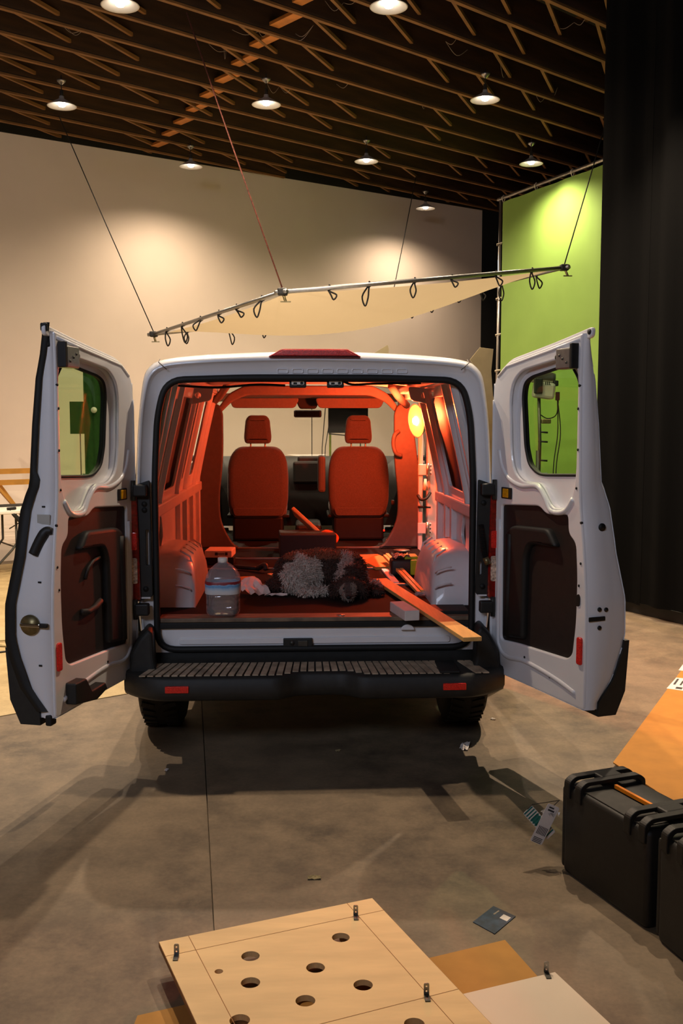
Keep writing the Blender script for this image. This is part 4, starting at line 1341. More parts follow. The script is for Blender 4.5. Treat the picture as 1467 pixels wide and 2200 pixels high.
# a small lit patch of gel clipped to the header
# ------------------------------------------------ dog
def make_dog():
    parts = [  # centre, radii, z-rot
        ((-.065, .86, .838), (.165, .165, .130), 0),      # rump
        ((-.10, .74, .815), (.10, .075, .085), .2),       # thigh
        ((.06, .90, .850), (.17, .16, .128), 0),          # belly
        ((.19, .88, .845), (.125, .15, .125), .3),        # shoulders
        ((.225, .74, .828), (.088, .13, .092), 0),        # neck
        ((.205, .590, .802), (.074, .085, .064), 0),      # skull
        ((.198, .535, .789), (.056, .06, .050), 0),       # brow
        ((.192, .475, .768), (.036, .055, .032), 0),      # muzzle
        ((.191, .432, .766), (.027, .022, .025), 0),      # nose end
        ((.128, .580, .785), (.028, .055, .050), .2),     # ear
        ((.282, .580, .785), (.028, .055, .050), -.2),    # ear
        ((.33, .74, .770), (.06, .10, .04), -.5),         # fore leg
        ((.365, .655, .757), (.045, .045, .025), 0),      # paw
        ((.06, .66, .762), (.085, .04, .028), .15),       # other fore leg
        ((-.02, .64, .760), (.08, .05, .028), -.1),       # hind foot
        ((-.215, .82, .77), (.05, .10, .035), .5),        # tail
    ]
    mb = MB()
    for c, r_, a in parts:
        vs, fs = [], []
        nu, nv = 14, 9
        for i in range(nv + 1):
            th = pi * i / nv
            for k in range(nu):
                ph = 2 * pi * k / nu
                p = Vector((r_[0] * sin(th) * cos(ph), r_[1] * sin(th) * sin(ph), r_[2] * cos(th)))
                p = Matrix.Rotation(a, 3, 'Z') @ p + Vector(c)
                p.z = max(p.z, FZ + .001)
                vs.append(p)
        for i in range(nv):
            for k in range(nu):
                k2 = (k + 1) % nu
                fs.append((i * nu + k, i * nu + k2, (i + 1) * nu + k2, (i + 1) * nu + k))
        mb.add(vs, fs, True)
    o = mb.build('tmp_dog', M['paper'])
    rm_ = o.modifiers.new('r', 'REMESH')
    rm_.mode = 'VOXEL'
    rm_.voxel_size = .011
    sm = o.modifiers.new('s', 'SMOOTH')
    sm.iterations = 5
    sm.factor = .5
    dg = bpy.context.evaluated_depsgraph_get()
    me = bpy.data.meshes.new_from_object(o.evaluated_get(dg))
    loc = o.location.copy()
    bpy.data.objects.remove(o)
    me.name = 'dog'
    return me, loc
dog_me, dog_loc = make_dog()
def coat(p):
    """coat colour by place on the body (world position)"""
    x, y, z = p
    w = .012 * sin(x * 60) + .010 * sin(z * 90 + x * 30)
    brown = (.050, .023, .015)
    lit_red = (.22, .075, .035)  # red lamp light along the back, painted into the coat
    white = (.50, .42, .35)
    if y < .52 and (abs(x - .191) < .05):
        return (.24, .19, .15) if z < .772 or abs(x - .191) > .02 else (.08, .05, .04)     # muzzle
    if ((x + .058) / .118) ** 2 + ((z - .835) / .118) ** 2 < 1 + w * 14 and y < .88:
        return white
    if .035 < x < .085 and z < .80 and y < .75:
        return white
    if .13 + w < x + (z - .85) * -.45 < .185 + w and y < .86 and y > .62 and z > .80:
        return (.42, .30, .25)
    if x > .29 + w and z < .86 and y > .70:
        return (.40, .30, .26)
    if z > .93:
        return lit_red
    return brown
m = bpy.data.materials.new('dog_coat')
m.use_nodes = True
nt = m.node_tree
b = nt.nodes['Principled BSDF']
at_ = nt.nodes.new('ShaderNodeVertexColor')
at_.layer_name = 'coat'
nt.links.new(at_.outputs['Color'], b.inputs['Base Color'])
b.inputs['Roughness'].default_value = .85
M['dog'] = m
ca = dog_me.color_attributes.new('coat', 'FLOAT_COLOR', 'POINT')
for i, v in enumerate(dog_me.vertices):
    ca.data[i].color = (*coat(v.co + dog_loc), 1)
dog_me.materials.clear()
dog_me.materials.append(m)
dog_me.polygons.foreach_set('use_smooth', [True] * len(dog_me.polygons))
dog = bpy.data.objects.new('dog', dog_me)
COL.objects.link(dog)
dog.location = dog_loc
WL[dog.name] = dog_loc.copy()
tag(dog, 'brown and white curly haired dog asleep on the van floor', 'dog')
# curls of fur
rf = random.Random(5)
fv, ff, fc = [], [], []
polys = dog_me.polygons
nv_ = len(dog_me.vertices)
for pi_ in range(len(polys)):
    P_ = polys[pi_]
    c = P_.center
    wp = c + dog_loc
    if wp.z < FZ + .01:
        continue
    nrm = P_.normal
    face = wp.y < .60 and abs(wp.x - .2) < .07
    for q in range(1 if face else 2):
        j = Vector((rf.uniform(-.006, .006), rf.uniform(-.006, .006), rf.uniform(-.006, .006)))
        base = c + j
        L = rf.uniform(.012, .026) * (.35 if face else 1)
        tdir = (nrm * .55 + Vector((rf.uniform(-1, 1), rf.uniform(-1, 1), rf.uniform(-1, .3))) * .7).normalized()
        side = nrm.cross(tdir)
        if side.length < 1e-4:
            continue
        side = side.normalized() * rf.uniform(.0016, .003)
        mid = base + tdir * L * .55 + nrm * .003
        tip = base + tdir * L + Vector((0, 0, -.005))
        k = len(fv)
        fv += [base - side, base + side, mid + side * .8, mid - side * .8, tip]
        ff += [(k, k + 1, k + 2, k + 3), (k + 3, k + 2, k + 4)]
        col = coat(wp)
        g = rf.uniform(.7, 1.3)
        fc += [(col[0] * g, col[1] * g, col[2] * g, 1)] * 5
fm = bpy.data.meshes.new('fur')
fm.from_pydata([tuple(v) for v in fv], [], ff)
fca = fm.color_attributes.new('coat', 'FLOAT_COLOR', 'POINT')
for i, c in enumerate(fc):
    fca.data[i].color = c
fm.materials.append(m)
fur = bpy.data.objects.new('fur', fm)
COL.objects.link(fur)
fur.location = dog_loc
fur.parent = dog
fur.matrix_parent_inverse = Matrix.Translation(-dog_loc)
fur['kind'] = 'stuff'
ns = MB().lathe([(.0, .012), (.012, .008), (.015, .0), (.010, -.008), (.0, -.01)], (.191, .410, .772), 12).build('nose', M['rubber'], dog)
for x in (.168, .214):
    MB().lathe([(.0, .007), (.006, .003), (.007, 0), (.006, -.003), (.0, -.007)], (x, .492, .806), 10).build('eye', M['rubber'], dog)

# ------------------------------------------------ water jug
bc = (-.478, .115, FZ)
JW = 1.08
_la = MB.lathe
MB.lathe = lambda s, prof, c=(0, 0, 0), n=24, **k: _la(s, [(r * (JW if k.get('sq') else 1), z) for r, z in prof], c, n, **k)
jug = thing('water_jug', bc, 'clear plastic gallon water jug with blue and white label', 'jug')
prof = [(.0, .004), (.055, .002), (.072, .008), (.080, .022), (.080, .055), (.0775, .060), (.080, .065), (.080, .085), (.0775, .09), (.080, .095), (.082, .12), (.083, .175), (.082, .20), (.078, .215), (.062, .245), (.038, .268), (.024, .278), (.022, .285)]
MB().lathe(prof, bc, 32, sq=1.2).build('bottle', M['clearpl'], jug)
mw = mat('drinking_water_tint', '#c8c0be', 0.1, var=0.03)
M['water'] = glass_mat('water_volume', (.82, .80, .80), .10, .05)
MB().lathe([(.0, .008), (.053, .006), (.069, .012), (.0765, .024), (.0765, .10), (.0775, .128), (.0, .130)], bc, 28, sq=1.2).build('water', M['water'], jug)
MB().lathe([(.024, .278), (.026, .280), (.026, .302), (.022, .305), (.0, .305)], bc, 20).build('cap', M['white_enamel'], jug)
def label_mat():
    m = bpy.data.materials.new('jug_label_print')
    m.use_nodes = True
    nt = m.node_tree
    b = nt.nodes['Principled BSDF']
    tc = nt.nodes.new('ShaderNodeTexCoord')
    sx = nt.nodes.new('ShaderNodeSeparateXYZ')
    nt.links.new(tc.outputs['Object'], sx.inputs[0])
    mr = nt.nodes.new('ShaderNodeMapRange')
    mr.inputs[1].default_value = 0.0
    mr.inputs[2].default_value = 0.066
    nz = nt.nodes.new('ShaderNodeTexNoise')
    nz.inputs['Scale'].default_value = 26
    nt.links.new(tc.outputs['Object'], nz.inputs[0])
    ad = nt.nodes.new('ShaderNodeMath')
    ad.operation = 'MULTIPLY_ADD'
    ad.inputs[1].default_value = .02
    nt.links.new(nz.outputs[0], ad.inputs[0])
    nt.links.new(sx.outputs['Z'], ad.inputs[2])
    nt.links.new(ad.outputs[0], mr.inputs[0])
    rp = nt.nodes.new('ShaderNodeValToRGB')
    e = rp.color_ramp.elements
    e[0].position = 0.0
    e[0].color = (*rgb('#7c2c30'), 1)
    e[1].position = 1.0
    e[1].color = (*rgb('#8a2a30'), 1)
    for p, c in ((.10, '#7c2c30'), (.13, '#dcdad8'), (.45, '#d2d6da'), (.62, '#a8c4dc'), (.80, '#5c96c8'), (.92, '#88b4d8'), (.95, '#8a2a30')):
        q = e.new(p)
        q.color = (*rgb(c), 1)
    nt.links.new(mr.outputs[0], rp.inputs[0])
    nt.links.new(rp.outputs[0], b.inputs['Base Color'])
    b.inputs['Roughness'].default_value = .4
    return m
lb = MB().lathe([(.0845, .122), (.0855, .125), (.0855, .185), (.0845, .188)], bc, 32, sq=1.2)
lb.f = lb.f[:-2]
lb.sm = lb.sm[:-2]
lb.build('label_wrap', label_mat(), jug)
MB.lathe = _la

# ------------------------------------------------ boards and blocks on the floor
def plank(name, p0, p1, w, t, m, label, cat='board', bev=.002):
    return MB().beam(p0, p1, w, t, bev=bev).build(name, m, label=label, cat=cat)
plank('plank', (.42, 1.085, FZ + .022), (.702, -.62, .760), .088, .02, M['lumber'], 'long pine plank sticking out over the van sill')
MB().box((.463, .05, FZ + .028), (.078, .27, .052), rz=radians(11), bev=.004).build('foam_block', M['foam'], label='white foam block beside the long plank at the sill', cat='block')
plank('timber_strip', (.515, 1.83, FZ + .07), (.615, .66, FZ + .012), .022, .018, M['lumber'], 'thin timber strip leaning toward the right wheel arch', 'strip')
plank('timber_strip', (.535, 1.86, FZ + .075), (.64, .70, FZ + .014), .022, .018, M['lumber'], 'second thin timber strip lying close along the first one', 'strip')
MB().box((.505, 1.32, FZ + .008), (.045, .56, .014), rz=radians(2), bev=.002).build('pale_offcut', M['foam'], label='short pale slat under the timber strips', cat='slat')
bk = thing('polystyrene_box', (-.64, 2.02, FZ), 'flat pale box with handwriting behind the water jug', 'box')
MB().box((-.64, 2.03, FZ + .075), (.19, .22, .05), rz=radians(-4), bev=.006).build('carton', M['foam'], bk)
for x, w in ((-.66, .02), (-.625, .045), (-.59, .018), (-.565, .018)):
    MB().box((x, 1.917, FZ + .078), (w, .003, .006 if w > .03 else .02)).build('handwriting', M['ink'], bk)
MB().box((-.66, 2.03, FZ + .025), (.24, .20, .05), bev=.004).build('plastic_crate', M['rubber'], label='black tray under the flat pale box', cat='tray')
def crumpled(name, c, sx, sy, rz, seed, m, label, amp=.02, tilt=0.0):
    r_ = random.Random(seed)
    n = 7
    rows = []
    for i in range(n):
        row = []
        for k in range(n):
            u, v = i / (n - 1) - .5, k / (n - 1) - .5
            h = r_.uniform(0, amp) + tilt * (v + .5)
            p = Matrix.Rotation(rz, 3, 'Z') @ Vector((u * sx, v * sy, 0))
            row.append((c[0] + p.x, c[1] + p.y, c[2] + .002 + h))
        rows.append(row)
    mb = MB()
    mb.grid(rows, smooth=False)
    o = mb.build(name, m, label=label, cat='paper')
    s = o.modifiers.new('t', 'SOLIDIFY')
    s.thickness = .0012
    return o
crumpled('crumpled_paper', (-.36, .76, FZ), .15, .19, .5, 2, M['paper'], 'crumpled white paper sheet right of the water jug', .03, .06)
crumpled('paper_wrapper', (-.215, .66, FZ), .13, .045, -.2, 4, M['paper'], 'torn white wrapper beside the sleeping dog', .018)
# tools left of the dog
tl_ = thing('caulking_tool', (-.40, 1.62, FZ), 'black hand tool lying on the van floor between jug and dog', 'tool')
MB().tube([(-.52, 1.70, FZ + .02), (-.36, 1.60, FZ + .02)], .014, 8).build('barrel', M['rubber'], tl_)
MB().tube(smooth_path([(-.36, 1.60, FZ + .02), (-.31, 1.56, FZ + .05), (-.30, 1.54, FZ + .02)], 5), .018, 8).build('grip', M['plastic'], tl_)
MB().tube([(-.52, 1.70, FZ + .02), (-.57, 1.73, FZ + .02)], .006, 6).build('nozzle', M['steel'], tl_)
MB().prism([(0, 0), (.12, .02), (.06, -.14)], lambda a, b, h: (-.29 + a, 1.48 + b, h), FZ, FZ + .006).build('cut_wedge', M['lumber'], label='triangular pale wood offcut touching the dog', cat='wood')
MB().box((-.40, 1.05, FZ + .02), (.13, .24, .035), rz=.2, bev=.004).build('brown_packet', M['cardboard'], label='brown cardboard packet behind the water jug', cat='packet')
# things behind the dog
MB().box((-.02, 2.45, FZ + .085), (.42, .32, .17), rz=.05, bev=.01).build('dark_box', M['rubber'], label='dark low box behind the dog below the seats', cat='box')
MB().beam((-.12, 2.75, FZ + .30), (.17, 2.52, FZ + .055), .13, .03, up=(0.6, .3, .7), bev=.008).build('green_bag', M['cardboard_pale'], label='olive strap bag leaning between the seats', cat='bag')
MB().box((.47, 1.95, FZ + .012), (.20, .62, .022), rz=radians(12), bev=.003).build('brown_sheet', M['cardboard'], label='brown wood panel lying right behind the dog', cat='panel')
MB().box((.33, 2.05, FZ + .010), (.12, .50, .018), rz=radians(12), bev=.003).build('brown_sheet', M['cardboard'], label='narrow brown wood panel left of the wider one', cat='panel')
MB().tube(smooth_path([(.05, 2.5, FZ + .10), (.12, 2.42, FZ + .17), (.2, 2.45, FZ + .13), (.17, 2.35, FZ + .10), (.08, 2.38, FZ + .13)], 5), .02, 8).build('red_rag', M['tape_o'], label='bundled reddish cloth on the dark box', cat='cloth')
bag = thing('tool_bag', (.60, 1.42, FZ), 'black and lime green tool bag with foil wrapping by the right wheel arch', 'bag')
MB().box((.60, 1.42, FZ + .055), (.17, .15, .11), bev=.02, seg=3).build('bag_body', M['plastic'], bag)
MB().box((.665, 1.345, FZ + .06), (.05, .02, .10), bev=.008).build('lime_panel', M['lime'], bag)
MB().box((.65, 1.44, FZ + .115), (.09, .13, .03), bev=.01).build('lime_lid', M['lime'], bag)
rows = []
r_ = random.Random(9)
for i in range(8):
    rows.append([(.53 + .12 * i / 7, 1.36 + .13 * k / 6, FZ + .11 + r_.uniform(0, .035)) for k in range(7)])
MB().grid(rows, smooth=False).build('foil', M['foil'], bag)
MB().lathe([(.0, .01), (.055, .01), (.06, .0)], (.61, 1.62, FZ + .13), 20).build('round_lid', M['steel_dark'], label='round dark lid standing behind the tool bag', cat='lid')
MB().lathe([(.045, 0), (.05, .02), (.05, .12), (.0, .125)], (.61, 1.62, FZ), 18).build('dark_can', M['plastic'], label='dark can under the round lid behind the tool bag', cat='can')
crumpled('plastic_wrap', (.625, .60, FZ), .07, .09, .3, 6, M['clearpl'], 'crumpled clear plastic wrap at the foot of the right wheel arch', .03)
MB().box((.71, .16, FZ + .012), (.19, .18, .02), bev=.004).build('black_mat', M['rubber'], label='small black mat in the right rear corner of the van', cat='mat')
# cardboard on and beside the van
MB().plate(rpoly([(-.11, 0), (.10, 0), (.115, .05), (.105, .085), (.04, .06)], .008), [], .006, lambda a, b, c: (.36 + a * .55, .55 + c + b * .3, 2.095 + b * .85), bev=.001).build('cardboard_scrap', M['cardboard_pale'], label='small torn cardboard scrap on the van roof', cat='cardboard')
MB().plate([(1.09, .02), (1.26, .02), (1.24, 1.4), (1.13, 1.9), (1.115, 2.05), (1.125, 2.185), (1.04, 2.195), (.98, 2.12), (1.05, 2.02), (1.06, 1.6)], [], .006, lambda a, b, c: (a, 1.30 - .07 * b + c, b), bev=.001).build('cardboard_sheet', M['cardboard_pale'], label='tall torn cardboard sheet leaning beside the right side of the van', cat='cardboard')

# ================================================================== OVERHEAD SILK
fa, fb, fc_, fd_ = [Vector(p) for p in ((-1.927, 7.979, 2.836), (-.228, 4.740, 2.975), (2.967, 6.453, 3.479), (1.268, 9.692, 3.340))]
silk = thing('overhead_silk', tuple((fa + fb + fc_ + fd_) / 4), 'white diffusion silk stretched in a tilted square pipe frame above the van', 'silk')
for p, q in ((fa, fb), (fb, fc_), (fc_, fd_), (fd_, fa)):
    e = (q - p).normalized() * .08
    MB().tube([p - e, q + e], .022, 8).build('frame_pipe', M['steel'], silk)
rows = []
NN = 16
for i in range(NN + 1):
    row = []
    for k in range(NN + 1):
        u, v = .03 + .94 * i / NN, .03 + .94 * k / NN
        p = fb + (fa - fb) * u + (fc_ - fb) * v
        sag = .34 * (4 * u * (1 - u)) * (4 * v * (1 - v))
        row.append((p.x, p.y, p.z - sag))
    rows.append(row)
MB().grid(rows).build('fabric', M['silk'], silk)
rt = random.Random(21)
for p, q in ((fa, fb), (fb, fc_), (fc_, fd_), (fd_, fa)):
    for i in range(1, 7):
        c = p + (q - p) * (i / 7 + rt.uniform(-.02, .02))
        h = rt.uniform(.10, .24)
        o2 = Vector((rt.uniform(-.05, .05), rt.uniform(-.03, .03), 0))
        loop = [c + Vector((0, 0, .03)), c + Vector((.03, .03, 0)), c + Vector((0, 0, -.03)), c + o2 + Vector((.03, 0, -h * .6)), c + o2 + Vector((0, 0, -h)), c + o2 + Vector((-.03, 0, -h * .55)), c + Vector((-.01, 0, -.02))]
        MB().tube(smooth_path(loop, 4), .009, 5).build('tie', M['rope'], silk)
for c in (fa, fb, fc_, fd_):
    MB().box(c, (.10, .10, .07), bev=.015).build('corner_clamp', M['plastic'], silk)
    MB().tube([c, c + Vector((.03, -.05, -.10))], .014, 6).build('clamp_handle', M['brass'], silk)
    MB().beam(c + Vector((-.02, -.05, -.10)), c + Vector((.08, -.05, -.10)), .012, .012).build('wing_bolt', M['brass'], silk)
MB().tube(smooth_path([fd_ + Vector((-.9, -.45, .0)), fd_ + Vector((-.8, -.45, -.2)), fd_ + Vector((-.55, -.45, -.25)), fd_ + Vector((-.4, -.45, .0))], 8), .007, 5).build('hanging_loop', M['rope'], silk)
def rope(p, q, m, r_, label):
    MB().tube([p + Vector((0, 0, .03)), p + (q - p) * .5, q], r_, 6).build('suspension_rope', m, label=label, cat='rope')
rope(fa, Vector((-3.30, 9.05, 5.84)), M['rope'], .007, 'dark rope from the left corner of the silk up to the joists')
rope(fb, Vector((-1.18, 5.40, 5.80)), M['rope_red'], .007, 'red flecked rope holding the near corner of the silk')
rope(fc_, Vector((3.95, 8.1, 5.72)), M['rope'], .007, 'dark rope from the right corner of the silk in front of green')
rope(fd_, Vector((1.93, 12.2, 5.84)), M['rope'], .007, 'thin dark rope from the far corner of the silk')
# ================================================================== FOREGROUND
# ------------------------------------------------ hard cases
def hard_case(p, d, length, height, thick, label, near):
    p, d = Vector((*p, 0)), Vector((*d, 0)).normalized()
    w = Vector((-d.y, d.x, 0))            # toward the back (right)
    if w.x < 0:
        w = -w
    RZ = Matrix((d, w, Vector((0, 0, 1)))).transposed()
    c = thing('hard_case', tuple(p + d * length / 2 + w * thick / 2), label, 'case', 'black hard cases')
    def at(a, b_, z):
        return p + d * a + w * b_ + Vector((0, 0, z))
    half = thick / 2
    MB().box(at(length / 2, half * .49, height / 2), (length, half * .97, height), bev=.022, rot=RZ, seg=3).build('base_shell', M['case'], c)
    MB().box(at(length / 2, thick - half * .49, height / 2), (length, half * .97, height), bev=.022, rot=RZ, seg=3).build('lid_shell', M['case'], c)
    MB().box(at(length / 2, half, height / 2), (length * .985, .012, height * .985), rot=RZ).build('seam', M['rubber'], c)
    MB().box(at(length / 2, half * .49, height + .001), (length * .84, half * .80, .004), rot=RZ).build('top_face', M['case_top'], c)
    # raised bumper ribs on the top edge, two at each end
    for a in (length * .06, length * .20, length * .78, length * .94):
        h_, t_ = height, thick
        arch_ = rpoly([(-.008, h_ - .05), (-.006, h_ + .016), (.022, h_ + .036), (t_ - .022, h_ + .036), (t_ + .006, h_ + .016), (t_ + .008, h_ - .05), (t_ - .012, h_ - .05), (t_ - .014, h_ + .006), (t_ - .035, h_ + .020), (.035, h_ + .020), (.014, h_ + .006), (.012, h_ - .05)], .012, 3)
        MB().plate(arch_, [], .036, lambda b_, z, q, a=a: tuple(at(a - .018 + q, b_, z)), bev=.004).build('bumper_rib', M['case'], c)
    for a in (length * .13, length * .86):
        MB().box(at(a, thick * .55, height + .026), (length * .12, .10, .024), bev=.008, rot=RZ).build('latch', M['case'], c)
    # hinge knuckles at the near end
    for z in (height - .03, height - .09, height * .45, height * .2):
        MB().cyl(at(-.014, half - .03, z), at(-.014, half + .03, z), .016, n=10).build('hinge_knuckle', M['case'], c)
    for b_ in (.02, thick - .02):
        MB().box(at(.0, b_, height / 2), (.03, .03, height * .9), bev=.01, rot=RZ).build('edge_rib', M['case'], c)
    MB().tube([at(.02, half, .06), at(-.03, half, .05), at(-.035, half, .02)], .015, 8).build('foot', M['case'], c)
    if near:
        MB().beam(at(length * .26, half, height + .010), at(length * .72, half, height + .010), .012, .014).build('orange_strip', M['orange'], c, label='bright orange strip along the seam')
    return c
cd1 = (.155, -.44)
hard_case((.935, -1.335), cd1, .50, .355, .29, 'black hard case with an orange strip and paper tags', True)
hard_case((1.115, -1.865), (.12, -.50), .62, .375, .29, 'black hard case at the lower right edge, nearer the camera', False)
MB().tube(smooth_path([(1.22, -1.93, .40), (1.27, -1.97, .415), (1.30, -2.02, .41), (1.34, -2.05, .40)], 5), .008, 6).build('wire_clip', M['steel'], label='small steel wire clip lying on the nearer hard case', cat='clip')

# paper tags tied to the case
def tagcard(name, c, u, v, w, h, m, label, stripes=None, top=1):
    c, u, v = Vector(c), Vector(u).normalized(), Vector(v).normalized()
    n_ = u.cross(v).normalized()
    t = thing(name, tuple(c - v * h / 2), label, 'tag')
    f = lambda a, b, q: tuple(c + u * a + v * b + n_ * q)
    MB().plate(rect(-w / 2, -h / 2, w / 2, h / 2, .008), [], .0012, f).build('card', m, t)
    for (b0_, b1_, a0_, a1_, mm) in stripes or []:
        MB().plate([(a0_, b0_), (a1_, b0_ ), (a1_, b1_), (a0_, b1_)], [], .0006, lambda a, b, q: f(a, b, q + .0013)).build('print', mm, t)
        MB().plate([(a0_, b0_), (a1_, b0_ ), (a1_, b1_), (a0_, b1_)], [], .0006, lambda a, b, q: f(a, b, -q - .0001)).build('print', mm, t)
    MB().tube([tuple(c + v * h * .5 * top), tuple(c + v * h * .5 * top + Vector((.02, .0, .02))), (.945, -1.25, .25)], .0015, 4).build('string', M['rope'], t)
    return t
st = [(-.072 + i * .013, -.072 + i * .013 + .006, -.022, .022, M['teal']) for i in range(11)]
st += [(-.035, .03, -.018, .018, M['teal'])]
tagcard('striped_tag', (.862, -1.262, .165), (.75, .10, .66), (.66, .05, -.75), .048, .15, M['paper'], 'teal striped luggage tag hanging on the hard case', st, -1)
st = [(-.08 + i * .006, -.08 + i * .006 + .003, -.019, .019, M['ink']) for i in range(4)]
st += [(-.046 + .0, -.012, -.018 + i * .006, -.018 + i * .006 + .003, M['ink']) for i in range(7)]
st += [(.055, .062, -.015, .012, M['ink']), (.067, .073, -.015, .006, M['ink'])]
tagcard('barcode_tag', (.878, -1.285, .168), (.90, .05, -.43), (.43, .03, .90), .052, .165, M['paper'], 'white barcode luggage tag hanging on the hard case', st)
crumpled('clear_tag_sleeve', (.905, -1.26, .19), .05, .06, .4, 12, M['clearpl'], 'clear plastic tag sleeve crumpled against the hard case', .03)

# ------------------------------------------------ cardboard sheet right of the van
cs = [(1.50, -.20), (2.62, 1.72), (3.4, 1.3), (2.6, -.75), (1.62, -.80)]
big = thing('cardboard_sheet', (2.2, .3, 0), 'large flat orange brown cardboard sheet on the floor at right', 'cardboard')
MB().prism(cs, lambda a, b, h: (a, b, h + .02 + .0 * a), 0, .006).build('sheet', M['cardboard_dark'], big)
MB().prism([(a * .96 + .09, b * .96 + .02) for a, b in cs], lambda a, b, h: (a, b, h), 0, .02).build('under_flap', M['cardboard'], big)
ux, uy = Vector((.504, .864)), Vector((.864, -.504))
lc = Vector((2.39, 1.28))
f_ = lambda a, b, h: (lc.x + ux.x * a + uy.x * b, lc.y + ux.y * a + uy.y * b, .0265 + h)
lab_ = thing('shipping_label', (lc.x, lc.y, .026), 'white printed shipping label stuck on the cardboard sheet', 'label')
MB().prism([(-.17, -.03), (.14, -.02), (.16, .30), (-.19, .24)], f_, 0, .001).build('paper', M['paper'], lab_)
for a0, b0, a1, b1 in ((-.15, .02, -.10, .06), (-.15, .08, -.10, .12), (-.05, -.01, .11, .004), (-.05, .03, .07, .042), (.02, .12, .10, .135), (-.14, .18, -.13, .21)):
    MB().prism([(a0, b0), (a1, b0), (a1, b1), (a0, b1)], lambda a, b, h: f_(a, b, h + .001), 0, .0006).build('print', M['ink'], lab_)
f2 = lambda a, b, h: (2.60 + ux.x * a + uy.x * b, 1.68 + ux.y * a + uy.y * b, .0265 + h)
MB().prism([(-.10, -.02), (.08, -.02), (.08, .10), (-.10, .08)], f2, 0, .001).build('paper_label', M['paper'], label='torn white paper label at the far edge of the cardboard sheet', cat='label')

# ------------------------------------------------ perforated plywood board
BZ = .10
def on(px):
    return px
q00, q10, q01 = Vector((-.533, -1.985)), Vector((.165, -1.725)), Vector((.395, -2.50))
ex = (q10 - q00).normalized()
ey = Vector((ex.y, -ex.x))               # toward the camera
Lx = (q10 - q00).length
def bm_(a, b, h):
    return (q00.x + ex.x * a + ey.x * b, q00.y + ex.y * a + ey.y * b, h)
def toab(x, y):
    v = Vector((x, y)) - q00
    return v.dot(ex), v.dot(ey)
ply = thing('plywood_board', bm_(Lx / 2, .4, BZ - .018), 'pale plywood board with round holes and corner brackets', 'board')
holes_w = [(.045, -1.983), (-.239, -2.082), (-.039, -2.156), (-.232, -2.228), (.099, -2.255), (-.071, -2.327), (-.253, -2.412), (.227, -2.45)]
hs = [circle(*toab(x, y), .0285, 24) for x, y in holes_w] + [circle(*toab(-.33, -2.164), .013, 16)]
LY = .80
MB().plate([(0, 0), (Lx, 0), (Lx, LY), (0, LY)], hs, .018, lambda a, b, c: bm_(a, b, BZ - .018 + c)).build('panel', M['plywood'], ply)
for a0, b0, a1, b1 in ((.0, -.0015, Lx, .0), (-.0015, 0, .0, LY), (Lx, 0, Lx + .0015, LY)):
    MB().prism([(a0, b0), (a1, b0), (a1, b1), (a0, b1)], lambda a, b, h: bm_(a, b, h), BZ - .017, BZ - .001).build('edge_ply', M['ply_edge'], ply)
line = mat('brown_pencil_line', '#9a6a3c', .8, var=.1)
M['line'] = line
for a0, b0, a1, b1 in ((0, .092, Lx, .094), (.094, 0, .096, LY), (Lx - .096, 0, Lx - .094, LY), (0, .60, Lx, .602)):
    MB().prism([(a0, b0), (a1, b0), (a1, b1), (a0, b1)], lambda a, b, h: bm_(a, b, h), BZ, BZ + .0005).build('pencil_line', M['line'], ply)
def bracket(base, root, m=M['steel'], rz=0.0):
    MB().box((base[0], base[1], base[2] + .002), (.016, .034, .003), rz=rz, bev=.0008).build('bracket_foot', M['steel_dark'], root)
    x, y = base[0] + sin(-rz) * .016, base[1] + cos(rz) * .016
    MB().plate(rect(-.008, 0, .008, .036, .006), [circle(0, .012, .003, 8), circle(0, .026, .003, 8)], .003, lambda a, b, c: (x + a, y + c, base[2] + b)).build('bracket_leg', m, root)
for x, y in ((-.468, -2.083), (.101, -1.86), (.278, -2.331)):
    bracket((x, y, BZ), ply)
for a in (.12, Lx - .12):
    p = bm_(a, .42, (BZ - .018) / 2)
    MB().box(p, (.05, .74, BZ - .018 - .006), rz=math.atan2(ex.y, ex.x), bev=.002).build('batten', M['ply_edge'], label='timber batten under the %s side of the perforated plywood board' % ('left' if a < .3 else 'right'), cat='batten', origin=None)
# flat cardboard under the boards
fl_ = [(.24, -1.985), (.605, -1.848), (.70, -2.22), (.30, -2.6), (-.58, -2.45), (-.565, -2.225), (.0, -2.02)]
MB().prism(fl_, lambda a, b, h: (a, b, h), 0, .005).build('cardboard_flat', M['cardboard'], label='flat brown cardboard lying under the plywood boards', cat='cardboard')
# white faced board with a bracket
wb = [(.349, -2.256), (.700, -2.135), (.86, -2.62), (.47, -2.75)]
wbt = thing('white_board', (.6, -2.4, .005), 'white faced plywood board at the bottom edge with one bracket', 'board')
MB().prism(wb, lambda a, b, h: (a, b, h), .037, .055).build('panel', M['whiteboard'], wbt)
MB().prism([(a * .9 + .055, b * .96 - .10) for a, b in wb], lambda a, b, h: (a, b, h), .005, .037).build('frame_under', M['ply_edge'], wbt)
bracket((.672, -2.155, .055), wbt)

